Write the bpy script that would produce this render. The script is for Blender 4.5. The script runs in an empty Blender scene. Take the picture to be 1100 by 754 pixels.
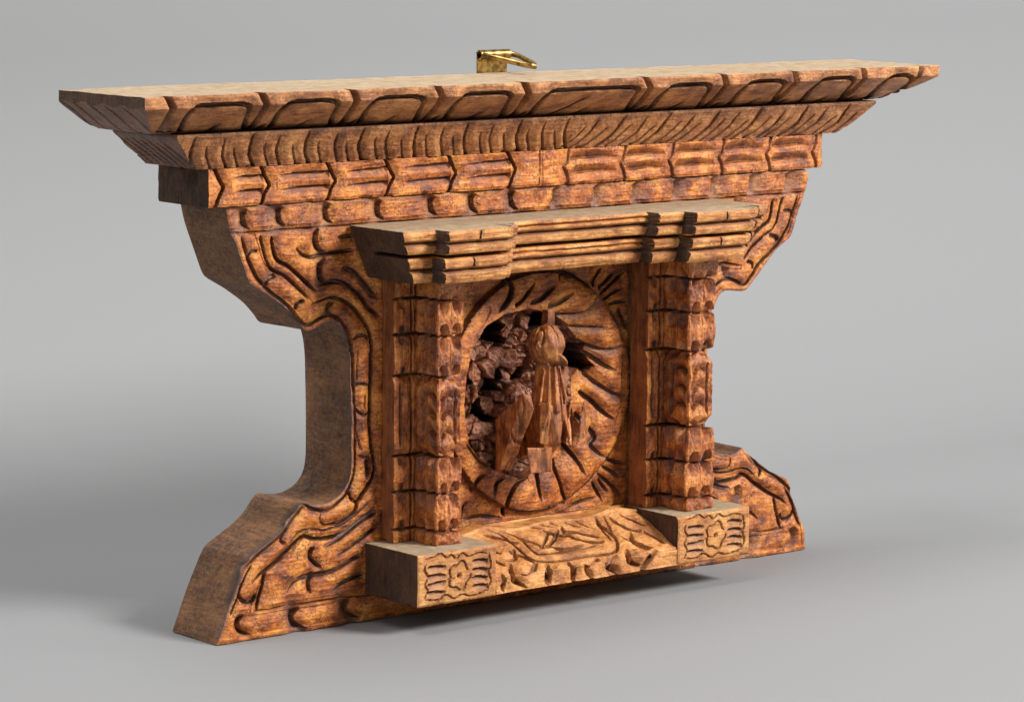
import bpy, bmesh, math, random, json
import numpy as np
from mathutils import Vector, noise as mn
rng = np.random.default_rng(7)
CM = 0.01
scene = bpy.context.scene
COL = scene.collection
DATA = {"board":[[[[-13.98,14.87],[-13.7,14.16],[-13.45,13.62],[-13.09,13.12],[-12.59,12.71],[-12.02,12.32],[-11.66,11.99],[-11.39,11.67],[-11.02,11.43],[-10.55,11.58],[-10.08,11.71],[-9.6,11.56],[-9.26,11.21],[-9.01,10.64],[-8.87,9.85],[-8.84,9.07],[-8.78,8.39],[-8.76,7.15],[-8.75,6.37],[-8.81,5.66],[-9.05,5.06],[-9.37,4.73],[-10.1,4.42],[-10.74,4.52],[-11.08,4.69],[-11.42,4.47],[-11.82,4.04],[-12.09,3.77],[-12.98,3.29],[-13.6,2.85],[-13.95,2.49],[-14.45,1.46],[-14.73,0.9]],0.07,0.11,0.16,0.02,0.1,1.0],[[[-13.16,14.85],[-12.95,14.28],[-12.74,13.74],[-12.48,13.49],[-12.02,13.29],[-11.51,12.9],[-10.93,12.38]],0.08,0.08,0.2,0.05,0.15,1.0],[[[-12.63,14.79],[-12.38,13.95],[-11.87,13.63],[-11.29,13.18],[-10.63,12.6]],0.1,0.1,0.26,0.05,0.15,1.0],[[[-13.7,14.13],[-13.55,14.28],[-13.2,14.29]],0.05,0.12,0.12,0.1,0.1,1.0],[[[-12.81,12.96],[-12.77,13.16],[-12.41,13.28]],0.2,0.05,0.15,0.1,0.1,1.0],[[[-10.45,14.94],[-10.55,14.55],[-10.42,14.18],[-10.16,14.03]],0.04,0.5,0.26,0.25,0.3,1.0],[[[-11.55,14.28],[-11.22,14.0],[-10.78,13.91],[-10.2,13.96],[-8.87,14.03]],0.1,0.1,0.22,0.3,0.1,1.0],[[[-10.16,13.84],[-10.34,13.53],[-10.34,13.17],[-10.16,12.86]],0.04,0.5,0.26,0.3,0.2,1.0],[[[-9.68,14.54],[-9.31,14.54],[-8.9,14.56]],0.12,0.08,0.12,0.3,0.1,1.0],[[[-9.46,13.47],[-8.94,13.26],[-8.41,12.8],[-7.92,12.23]],0.12,0.16,0.2,0.3,0.1,1.0],[[[-10.56,12.76],[-10.19,12.88],[-9.46,12.86],[-8.86,12.53],[-8.41,12.11],[-8.26,11.88],[-7.7,11.45]],0.12,0.12,0.25,0.2,0.05,1.0],[[[-10.82,12.15],[-10.28,12.27],[-9.81,12.32],[-9.26,12.14],[-8.71,11.72],[-8.29,11.19],[-8.08,10.67],[-8.04,9.78],[-8.07,8.44],[-8.05,8.06],[-8.09,7.41],[-8.0,6.62],[-7.87,5.69],[-8.24,5.07],[-8.64,4.59],[-8.81,4.22],[-9.46,3.93],[-9.96,3.88],[-10.28,3.91],[-10.45,4.14],[-10.36,4.35]],0.1,0.09,0.24,0.15,0.2,1.0],[[[-11.53,11.98],[-11.49,12.25],[-11.16,12.35]],0.06,0.14,0.16,0.1,0.1,1.0],[[[-9.74,12.18],[-9.97,11.98],[-9.95,11.67]],0.05,0.4,0.2,0.2,0.2,1.0],[[[-8.84,10.65],[-8.71,10.81],[-8.36,10.78],[-8.21,10.63]],0.12,0.05,0.12,0.1,0.1,1.0],[[[-8.77,8.98],[-8.56,9.04],[-8.14,8.95]],0.05,0.1,0.12,0.15,0.15,1.0],[[[-8.7,10.39],[-8.67,9.83],[-8.7,9.17]],0.05,0.05,0.07,0.15,0.15,1.0],[[[-8.74,8.12],[-8.53,7.91],[-8.25,7.85],[-8.07,8.01]],0.05,0.08,0.15,0.15,0.15,1.0],[[[-8.33,8.61],[-8.33,8.02]],0.05,0.05,0.08,0.15,0.15,1.0],[[[-8.73,7.28],[-8.61,6.88],[-8.47,6.46]],0.05,0.09,0.1,0.15,0.15,1.0],[[[-8.65,6.34],[-8.32,6.23],[-8.1,6.2],[-7.97,5.9]],0.04,0.1,0.12,0.15,0.15,1.0],[[[-8.28,6.16],[-8.2,5.79],[-8.26,5.34]],0.18,0.16,0.2,0.15,0.5,1.0],[[[-9.02,4.99],[-8.93,4.72],[-8.68,4.6],[-8.42,4.8]],0.05,0.1,0.2,0.1,0.2,1.0],[[[-12.09,3.7],[-12.16,3.52],[-12.0,3.38]],0.05,0.14,0.14,0.15,0.15,1.0],[[[-11.82,3.41],[-11.37,3.75],[-10.83,3.79],[-10.28,3.71],[-9.55,3.8],[-8.81,4.09],[-8.12,4.59]],0.05,0.06,0.12,0.15,0.15,1.0],[[[-13.6,2.04],[-13.34,2.3],[-12.62,2.66],[-11.91,3.1],[-11.19,3.56],[-10.65,3.44],[-9.73,3.41],[-8.81,3.75],[-7.89,4.34]],0.07,0.14,0.2,0.15,0.15,1.0],[[[-10.37,3.05],[-9.73,3.2],[-8.91,3.63],[-7.81,4.14]],0.14,0.14,0.16,0.3,0.05,1.0],[[[-9.73,2.64],[-9.09,2.9],[-7.81,3.54]],0.12,0.12,0.16,0.3,0.05,1.0],[[[-10.69,3.13],[-10.8,2.73],[-10.37,2.29]],0.04,0.3,0.2,0.15,0.15,1.0],[[[-12.04,1.55],[-11.55,1.93],[-10.83,2.05],[-9.73,2.12],[-8.58,2.55]],0.14,0.12,0.2,0.4,0.05,1.0],[[[-9.96,1.32],[-9.27,1.65],[-8.39,1.84]],0.1,0.12,0.15,0.4,0.05,1.0],[[[-10.69,2.12],[-10.9,1.81],[-10.82,1.36]],0.04,0.25,0.18,0.15,0.15,1.0],[[[-13.52,1.04],[-11.11,1.04],[-7.65,0.97]],0.04,0.04,0.1,0.02,0.02,1.0],[[[-13.9,0.96],[-14.1,0.68],[-13.96,0.37],[-13.57,0.17]],0.05,0.3,0.24,0.2,0.3,1.0],[[[-11.36,0.89],[-11.65,0.63],[-11.45,0.28],[-11.05,0.08]],0.05,0.75,0.26,0.2,0.3,1.0],[[[-9.01,0.94],[-9.16,0.63],[-8.95,0.32],[-8.52,0.14]],0.05,0.7,0.26,0.2,0.3,1.0],[[[-13.51,2.79],[-13.96,2.13],[-14.21,1.52],[-14.49,1.0]],0.07,0.07,0.14,0.15,0.15,1.0],[[[-12.9,2.46],[-13.18,1.57],[-13.35,1.02]],0.1,0.1,0.18,0.15,0.15,1.0],[[[-14.09,1.82],[-13.92,1.53],[-13.52,1.46],[-13.33,1.7]],0.04,0.16,0.18,0.15,0.15,1.0]],"band":[[[[-13.75,15.82],[-13.84,15.6],[-13.79,15.3],[-13.61,15.08]],0.05,0.85,0.2,0.2,0.3,1.0],[[[-12.15,15.82],[-12.24,15.6],[-12.19,15.3],[-12.01,15.08]],0.05,0.85,0.2,0.2,0.3,1.0],[[[-10.01,15.82],[-10.1,15.6],[-10.05,15.3],[-9.87,15.08]],0.05,0.85,0.2,0.2,0.3,1.0],[[[-7.64,15.82],[-7.73,15.6],[-7.68,15.3],[-7.5,15.08]],0.05,0.85,0.2,0.2,0.3,1.0],[[[-5.08,15.82],[-5.17,15.6],[-5.12,15.3],[-4.94,15.08]],0.05,0.85,0.2,0.2,0.3,1.0],[[[-3.14,15.82],[-3.23,15.6],[-3.18,15.3],[-3.0,15.08]],0.05,0.85,0.2,0.2,0.3,1.0],[[[-1.17,15.82],[-1.26,15.6],[-1.21,15.3],[-1.03,15.08]],0.05,0.85,0.2,0.2,0.3,1.0],[[[0.76,15.82],[0.85,15.6],[0.8,15.3],[0.62,15.08]],0.85,0.05,0.24,0.2,0.3,1.3],[[[2.84,15.82],[2.93,15.6],[2.88,15.3],[2.7,15.08]],0.85,0.05,0.24,0.2,0.3,1.3],[[[4.91,15.82],[5.0,15.6],[4.95,15.3],[4.77,15.08]],0.85,0.05,0.24,0.2,0.3,1.3],[[[7.06,15.82],[7.15,15.6],[7.1,15.3],[6.92,15.08]],0.85,0.05,0.24,0.2,0.3,1.3],[[[9.11,15.82],[9.2,15.6],[9.15,15.3],[8.97,15.08]],0.85,0.05,0.24,0.2,0.3,1.3],[[[11.23,15.82],[11.32,15.6],[11.27,15.3],[11.09,15.08]],0.85,0.05,0.24,0.2,0.3,1.3],[[[13.28,15.82],[13.37,15.6],[13.32,15.3],[13.14,15.08]],0.85,0.05,0.24,0.2,0.3,1.3],[[[-14.6,14.98],[0,14.98],[14.4,14.98]],0.04,0.04,0.12,0.01,0.01,1.0],[[[-0.1,15.8],[-0.12,15]],0.02,0.02,0.06,0.15,0.15,1.0]],"med":[[[[-1.23,12.65],[-1.37,12.42],[-1.25,12.07],[-1.49,11.61],[-2.03,11.2]],0.2,0.14,0.3,0.1,0.3,1.0],[[[-0.17,12.26],[-0.44,11.87],[-0.75,11.56],[-1.15,11.33]],0.13,0.08,0.28,0.35,0.1,1.0],[[[0.96,12.04],[0.37,11.62],[0.06,11.48],[-0.38,11.41]],0.1,0.22,0.26,0.2,0.2,1.0],[[[-2.47,11.5],[-2.41,11.25],[-2.89,10.62]],0.08,0.08,0.08,0.4,0.4,0.3],[[[1.84,11.69],[1.5,11.47],[1.06,11.26],[0.56,11.2]],0.06,0.25,0.2,0.3,0.1,1.0],[[[0.94,10.93],[1.7,10.88],[2.46,10.9],[2.94,11.14],[3.15,11.48],[3.12,11.65]],0.04,0.42,0.3,0.1,0.3,1.0],[[[1.11,12.2],[1.23,12.46],[1.8,12.39],[2.44,12.08],[3.12,11.6]],0.1,0.08,0.2,0.2,0.2,1.0],[[[1.77,10.38],[2.6,10.3],[3.57,10.22]],0.04,0.36,0.26,0.1,0.5,1.0],[[[1.07,10.75],[1.84,10.06],[2.48,9.7],[3.26,9.4],[3.91,9.31],[4.39,9.47]],0.05,0.4,0.3,0.1,0.3,1.0],[[[2.39,9.48],[3.0,9.14],[3.53,8.75],[4.08,8.45]],0.06,0.2,0.28,0.1,0.5,1.0],[[[2.43,8.67],[3.02,8.2],[3.54,7.81],[4.07,7.52],[4.72,7.42]],0.06,0.4,0.3,0.1,0.2,1.0],[[[2.41,7.78],[3.03,7.37],[3.49,6.88],[4.05,6.47]],0.09,0.2,0.3,0.15,0.5,1.0],[[[2.2,6.93],[2.66,6.47],[3.05,5.91],[2.82,5.62],[3.27,5.2],[3.72,4.97]],0.08,0.3,0.3,0.1,0.3,1.0],[[[1.54,5.84],[1.94,5.41],[2.3,4.83],[2.56,4.4]],0.09,0.2,0.32,0.15,0.6,1.0],[[[1.07,5.23],[1.12,4.68],[1.35,4.05],[1.69,3.34]],0.1,0.14,0.28,0.2,0.3,1.0],[[[0.17,4.77],[0.17,4.18],[0.29,3.6]],0.13,0.12,0.25,0.1,0.6,1.0],[[[-0.39,4.64],[-0.9,4.4],[-1.24,3.87],[-1.33,3.14]],0.08,0.22,0.28,0.2,0.1,1.0],[[[-1.59,4.77],[-1.93,4.54],[-2.02,4.08]],0.1,0.2,0.2,0.3,0.4,1.0],[[[-2.48,4.99],[-2.85,4.7],[-3.03,4.29]],0.06,0.25,0.22,0.3,0.4,1.0],[[[-3.46,6.47],[-2.95,5.9],[-2.02,5.51]],0.06,0.08,0.2,0.15,0.15,1.0],[[[-3.54,6.28],[-2.86,5.56],[-2.06,5.08]],0.06,0.08,0.14,0.15,0.15,1.0],[[[3.63,4.9],[3.19,4.47],[2.32,3.85],[1.79,3.7]],0.08,0.05,0.1,0.15,0.15,1.0],[[[4.43,9.17],[4.38,7.99],[4.46,7.39],[4.27,6.91],[3.83,5.86]],0.05,0.05,0.07,0.2,0.2,0.5],[[[3.72,4.96],[4.35,4.76],[4.98,4.59]],0.08,0.11,0.18,0.3,0.4,1.0],[[[3.63,4.64],[4.18,4.38],[4.66,4.04]],0.08,0.11,0.18,0.3,0.4,1.0],[[[3.39,4.39],[4.0,3.97],[4.78,3.31]],0.08,0.11,0.18,0.3,0.4,1.0],[[[3.13,4.08],[3.56,3.48],[3.68,3.16]],0.08,0.11,0.18,0.3,0.4,1.0],[[[1.78,3.18],[2.5,3.32],[3.4,3.44]],0.08,0.11,0.18,0.3,0.4,1.0],[[[3.48,4.17],[4.01,3.53]],0.08,0.11,0.18,0.3,0.4,1.0],[[[-3.43,3.32],[-2.5,3.31],[-1.49,3.12]],0.08,0.11,0.18,0.3,0.4,1.0],[[[-3.67,2.95],[-3.43,3.71],[-3.27,3.96]],0.08,0.11,0.18,0.3,0.4,1.0],[[[3.35,11.68],[3.73,11.97],[4.21,12.35]],0.09,0.1,0.18,0.2,0.2,1.0],[[[3.42,11.46],[3.99,11.83],[4.7,12.35]],0.09,0.1,0.18,0.2,0.2,1.0],[[[3.58,11.24],[4.13,11.48],[4.71,11.68]],0.09,0.1,0.18,0.2,0.2,1.0],[[[3.88,11.02],[4.26,11.1],[4.92,11.12]],0.09,0.1,0.18,0.2,0.2,1.0],[[[4.4,10.9],[4.73,10.38],[4.94,9.97]],0.09,0.1,0.18,0.2,0.2,1.0],[[[3.88,10.86],[4.41,10.16],[4.56,9.6]],0.09,0.1,0.18,0.2,0.2,1.0],[[[3.09,11.77],[3.21,12.1],[3.53,12.57]],0.09,0.1,0.18,0.2,0.2,1.0]],"open":[[-3.55,8.94],[-3.31,9.92],[-2.63,10.73],[-1.7,11.12],[-0.4,11.23],[0.92,10.97],[1.72,10.46],[2.4,9.66],[2.52,8.83],[2.06,8.32],[2.08,6.82],[1.17,5.67],[-0.58,4.55],[-2.15,5.13],[-3.01,5.82],[-3.53,6.67],[-3.68,7.76]],"holes":[[[-2.41,10.52],[-2.2,10.72],[-1.77,10.93],[-1.46,10.97],[-1.15,10.64],[-1.27,10.22],[-1.08,10.11],[-1.11,9.87],[-2.16,9.93],[-2.25,10.25]],[[-0.06,10.31],[0.03,10.69],[0.4,11.0],[0.59,11.04],[1.16,10.95],[1.29,10.74],[1.04,10.37],[0.16,10.3]],[[-1.99,8.06],[-1.93,8.73],[-1.81,9.01],[-1.38,9.07],[-1.19,8.81],[-1.16,8.52],[-1.37,8.44],[-1.24,7.95]],[[-0.07,8.91],[-0.38,8.89],[-0.38,8.69],[-0.75,8.48],[-0.69,8.33],[-0.19,8.39],[-0.01,8.66]],[[-2.9,7.71],[-2.6,8.07],[-2.35,7.86],[-2.29,7.51],[-2.04,7.2],[-1.54,7.01],[-1.73,6.83],[-2.41,7.04],[-2.84,7.32]],[[-3.28,8.8],[-3.03,8.68],[-2.79,8.47],[-3.03,8.44],[-3.27,8.56]],[[1.53,8.85],[1.75,9.34],[2.19,9.6],[2.64,9.66],[2.77,9.16],[3.04,8.7],[2.72,8.53],[1.88,8.74]]],"sill":[[[[-3.42,2.02],[-3.65,2.84],[-3.09,3.34]],0.2,0.05,0.22,0.2,0.3,1.0],[[[-1.78,2.29],[-1.83,2.78],[-2.03,3.37]],0.3,0.05,0.2,0.2,0.3,1.0],[[[-0.81,2.37],[-0.59,2.93],[-0.72,3.42]],0.3,0.05,0.22,0.2,0.3,1.0],[[[0.58,2.47],[-0.05,2.93],[0.22,3.43]],0.05,0.2,0.25,0.2,0.3,1.0],[[[1.45,2.46],[1.12,3.0],[1.51,3.4]],0.05,0.3,0.22,0.2,0.3,1.0],[[[2.32,2.21],[2.22,2.91],[2.83,3.24]],0.25,0.06,0.2,0.2,0.3,1.0],[[[3.59,2.58],[3.1,3.02],[2.67,3.44]],0.15,0.15,0.15,0.2,0.3,1.0],[[[-3.29,0.01],[-2.6,0.33],[-2.45,1.14],[-2.19,2.03],[-1.05,2.26],[0.29,2.23],[1.61,2.25],[2.15,1.8],[2.48,0.88],[2.73,0.06]],0.07,0.07,0.12,0.2,0.3,1.0],[[[-2.57,0.03],[-1.95,0.45],[-1.88,1.49],[-1.51,1.75],[-0.13,1.78],[1.44,1.73]],0.06,0.06,0.12,0.2,0.3,1.0],[[[0.38,0.29],[0.52,0.93],[0.98,1.33],[1.61,1.57]],0.22,0.05,0.2,0.2,0.3,1.0],[[[0.1,0.48],[-0.55,1.03],[-1.31,1.49]],0.06,0.09,0.13,0.2,0.3,1.0],[[[-0.36,0.46],[-1.0,1.06],[-1.56,1.44]],0.06,0.06,0.1,0.2,0.3,1.0],[[[3.24,1.28],[3.03,1.92],[3.35,2.45]],0.22,0.05,0.15,0.2,0.3,1.0],[[[2.39,-0.01],[2.14,0.82],[1.98,1.65]],0.06,0.06,0.12,0.2,0.3,1.0],[[[-1.85,-0.32],[-1.19,-0.07],[-0.44,0.32]],0.05,0.05,0.08,0.2,0.3,1.0],[[[-1.37,-0.33],[-0.7,-0.1],[-0.07,0.33]],0.05,0.05,0.08,0.2,0.3,1.0],[[[-0.82,-0.31],[-0.14,-0.09],[0.32,0.32]],0.05,0.05,0.08,0.2,0.3,1.0],[[[0.0,-0.27],[0.67,-0.02],[1.22,0.51]],0.05,0.05,0.08,0.2,0.3,1.0],[[[0.92,-0.23],[1.38,0.05],[1.81,0.75]],0.05,0.05,0.08,0.2,0.3,1.0],[[[-3.14,-0.2],[-2.73,-0.0]],0.06,0.06,0.1,0.2,0.3,1.0],[[[-2.69,1.21],[-3.03,1.74],[-3.55,1.76]],0.05,0.12,0.12,0.2,0.3,1.0],[[[-2.26,2.14],[-2.96,2.71],[-3.42,2.76]],0.06,0.15,0.12,0.2,0.3,1.0]],"Ls":2.71,"hulls":[[[2.21,-0.2,7.46],[2.83,0,6.56],[1.63,-0.4,5.77],[2.02,-0.5,6.04],[2.5,0.3,7.0]],[[-2.3,-2.1,6.28],[-1.04,-2.1,6.15],[-2.08,-2.1,5.27],[-1.02,-2.1,5.21],[-1.35,-1.0,6.03],[-0.08,-1.0,5.94],[-1.11,-1.0,5.07],[-0.07,-1.0,5.03]]],"eye":[-0.99,-1.12,10.0]}

# ------------------------------------------------------------ noise helpers
def vnoise(P, scale, seed=0.0):
    """smooth value noise for an (n,3) array, range about -1..1"""
    Q = P * scale + seed * 17.31
    I = np.floor(Q).astype(np.int64); F = Q - I
    F = F * F * (3 - 2 * F)
    def h(a, b, c):
        n = (a * 73856093) ^ (b * 19349663) ^ (c * 83492791)
        n = (n ^ (n >> 13)) * 1274126177
        n = n & 0x7fffffff
        return ((n ^ (n >> 16)) & 0xffff) / 32767.5 - 1
    r = 0
    for i in (0, 1):
        for j in (0, 1):
            for k in (0, 1):
                w = (F[:, 0] if i else 1 - F[:, 0]) * (F[:, 1] if j else 1 - F[:, 1]) * (F[:, 2] if k else 1 - F[:, 2])
                r = r + w * h(I[:, 0] + i, I[:, 1] + j, I[:, 2] + k)
    return r
def fbm(P, scale, seed=0.0, octv=4, gain=.5):
    r = 0; a = 1
    for o in range(octv):
        r = r + a * vnoise(P, scale * 2 ** o, seed + o * 3.1); a *= gain
    return r
def smooth(pts, n=6):
    P = [np.array(p, float) for p in pts]
    if len(P) < 3: return np.array(P)
    P = [2 * P[0] - P[1]] + P + [2 * P[-1] - P[-2]]
    out = []
    for i in range(1, len(P) - 2):
        a, b, c, d = P[i - 1:i + 3]
        for t in np.arange(n) / n:
            out.append(.5 * ((2 * b) + (c - a) * t + (2 * a - 5 * b + 4 * c - d) * t * t + (3 * b - a - 3 * c + d) * t ** 3))
    out.append(P[-2])
    return np.array(out)

# ------------------------------------------------------------ relief carving on a 2-D field
class Field:
    def __init__(s, U, V):
        s.U = np.asarray(U, float).ravel(); s.V = np.asarray(V, float).ravel()
        s.D = np.zeros_like(s.U); s.S = np.zeros_like(s.U)
        s.A = 0 * s.U; s.R = 0 * s.U; s.X = 0 * s.U; s.wob = vnoise(np.stack([s.U, s.V, 0 * s.U], 1), 1.7, 5) * .05
    def gouge(s, pts, wl, wr, depth, t0=.15, t1=.15, st=1.0, soft=True):
        """cut along a stroke; wl / wr = width left / right of its direction"""
        L = smooth(pts) if soft else np.array(pts, float)
        m = max(wl, wr) + .12
        idx = np.nonzero((s.U > L[:, 0].min() - m) & (s.U < L[:, 0].max() + m) & (s.V > L[:, 1].min() - m) & (s.V < L[:, 1].max() + m))[0]
        if len(idx) == 0: return
        u, v = s.U[idx] + s.wob[idx] * .6, s.V[idx] - s.wob[idx] * .6
        best = np.full(len(idx), 1e9); sd = np.zeros(len(idx)); tt = np.zeros(len(idx))
        seg = L[1:] - L[:-1]; ln = np.hypot(seg[:, 0], seg[:, 1]) + 1e-9; cum = np.concatenate([[0], np.cumsum(ln)]); tot = cum[-1]
        for k in range(len(seg)):
            du, dv = u - L[k, 0], v - L[k, 1]
            t = np.clip((du * seg[k, 0] + dv * seg[k, 1]) / ln[k] ** 2, 0, 1)
            qx, qy = du - t * seg[k, 0], dv - t * seg[k, 1]
            d = np.hypot(qx, qy); c = seg[k, 0] * dv - seg[k, 1] * du
            b = d < best
            best = np.where(b, d, best); sd = np.where(b, np.sign(c), sd); tt = np.where(b, (cum[k] + t * ln[k]) / tot, tt)
        tp = np.ones(len(idx))
        if t0 > 0: tp *= np.clip(tt / t0, 0.0, 1)
        if t1 > 0: tp *= np.clip((1 - tt) / t1, 0.0, 1)
        tp = np.sqrt(tp)
        w = np.where(sd > 0, wl, wr) * (.74 if max(wl, wr) <= .2 else 1) * (.35 + .65 * tp) + 1e-6
        xw = best / w; narrow = np.where(sd > 0, wl, wr) <= .2
        e = np.where(narrow, np.clip((1 - xw) * 2.3, 0, 1), np.clip(1 - xw, 0, 1) ** 1.25)
        s.D[idx] = np.maximum(s.D[idx], depth * tp * e)
        s.R[idx] = np.maximum(s.R[idx], min(depth, .22) * .5 * np.exp(-(best / .21) ** 2) * tp)
        k = min(1, depth / .13) * st
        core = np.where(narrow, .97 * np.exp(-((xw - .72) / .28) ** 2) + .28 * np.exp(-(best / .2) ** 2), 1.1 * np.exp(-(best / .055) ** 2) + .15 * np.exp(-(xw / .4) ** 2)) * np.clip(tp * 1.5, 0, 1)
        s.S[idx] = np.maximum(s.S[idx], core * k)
        wx = np.where(narrow, np.clip((.62 - xw) * 5, 0, 1), .85 * np.clip(1.1 - xw, 0, 1) * (best > .04)) * np.clip(tp * 1.4, 0, 1) * min(1, depth / .13)
        s.X[idx] = np.maximum(s.X[idx], wx)
    def run(s, lst, mx=1):
        for p, wl, wr, d, a, b, st in lst:
            if mx < 0: s.gouge([(-x, y) for x, y in p], wr, wl, d, a, b, st)
            else: s.gouge(p, wl, wr, d, a, b, st)
def inside(U, V, poly):
    P = np.array(poly, float); c = np.zeros(len(U), bool); j = len(P) - 1
    for i in range(len(P)):
        yi, yj = P[i, 1], P[j, 1]
        if yi != yj:
            c ^= ((yi > V) != (yj > V)) & (U < (P[j, 0] - P[i, 0]) * (V - yi) / (yj - yi) + P[i, 0])
        j = i
    return c
def tool(P, seed=0):
    return .032 * np.abs(vnoise(P * np.array([.8, 2.0, 1]), 1.9, seed)) + .02 * np.abs(vnoise(P * np.array([1, 1.6, 1]), 4.3, seed + 2)) + .01 * vnoise(P, 10, seed + 5)
def polydist(U, V, poly):
    P = np.array(poly, float); Q = np.roll(P, -1, 0); best = np.full(len(U), 1e9); bx = U.copy(); by = V.copy()
    for a, b in zip(P, Q):
        e = b - a; l = e @ e + 1e-12
        t = np.clip(((U - a[0]) * e[0] + (V - a[1]) * e[1]) / l, 0, 1)
        x, y = a[0] + t * e[0], a[1] + t * e[1]; d = np.hypot(U - x, V - y); m = d < best
        best = np.where(m, d, best); bx = np.where(m, x, bx); by = np.where(m, y, by)
    return best, bx, by

# ------------------------------------------------------------ mesh output
def mesh_obj(name, verts, faces, mats, fmat=None, stain_shade=None, wax=None, parent=None, smooth_shade=True):
    me = bpy.data.meshes.new(name)
    V = np.asarray(verts, np.float32) * CM
    quads = isinstance(faces, np.ndarray)
    if quads:
        n = len(faces); k = faces.shape[1]
        me.vertices.add(len(V)); me.vertices.foreach_set('co', V.ravel())
        me.loops.add(n * k); me.loops.foreach_set('vertex_index', faces.astype(np.int32).ravel())
        me.polygons.add(n); me.polygons.foreach_set('loop_start', np.arange(0, n * k, k, dtype=np.int32)); me.polygons.foreach_set('loop_total', np.full(n, k, np.int32))
        me.update(calc_edges=True)
    else:
        me.from_pydata([tuple(v) for v in V.tolist()], [], faces)
    for m in mats: me.materials.append(m)
    if fmat is not None: me.polygons.foreach_set('material_index', np.asarray(fmat, np.int32))
    me.polygons.foreach_set('use_smooth', np.full(len(me.polygons), smooth_shade))
    if stain_shade is not None:
        at = me.attributes.new('stain_shade', 'FLOAT', 'POINT'); at.data.foreach_set('value', np.asarray(stain_shade, np.float32))  # groove stain, plus shade painted into the holes and under the chin
    if wax is not None:
        at = me.attributes.new('wax', 'FLOAT', 'POINT'); at.data.foreach_set('value', np.asarray(wax, np.float32))
    me.update()
    o = bpy.data.objects.new(name, me); COL.objects.link(o)
    if parent: o.parent = parent
    return o

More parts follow.
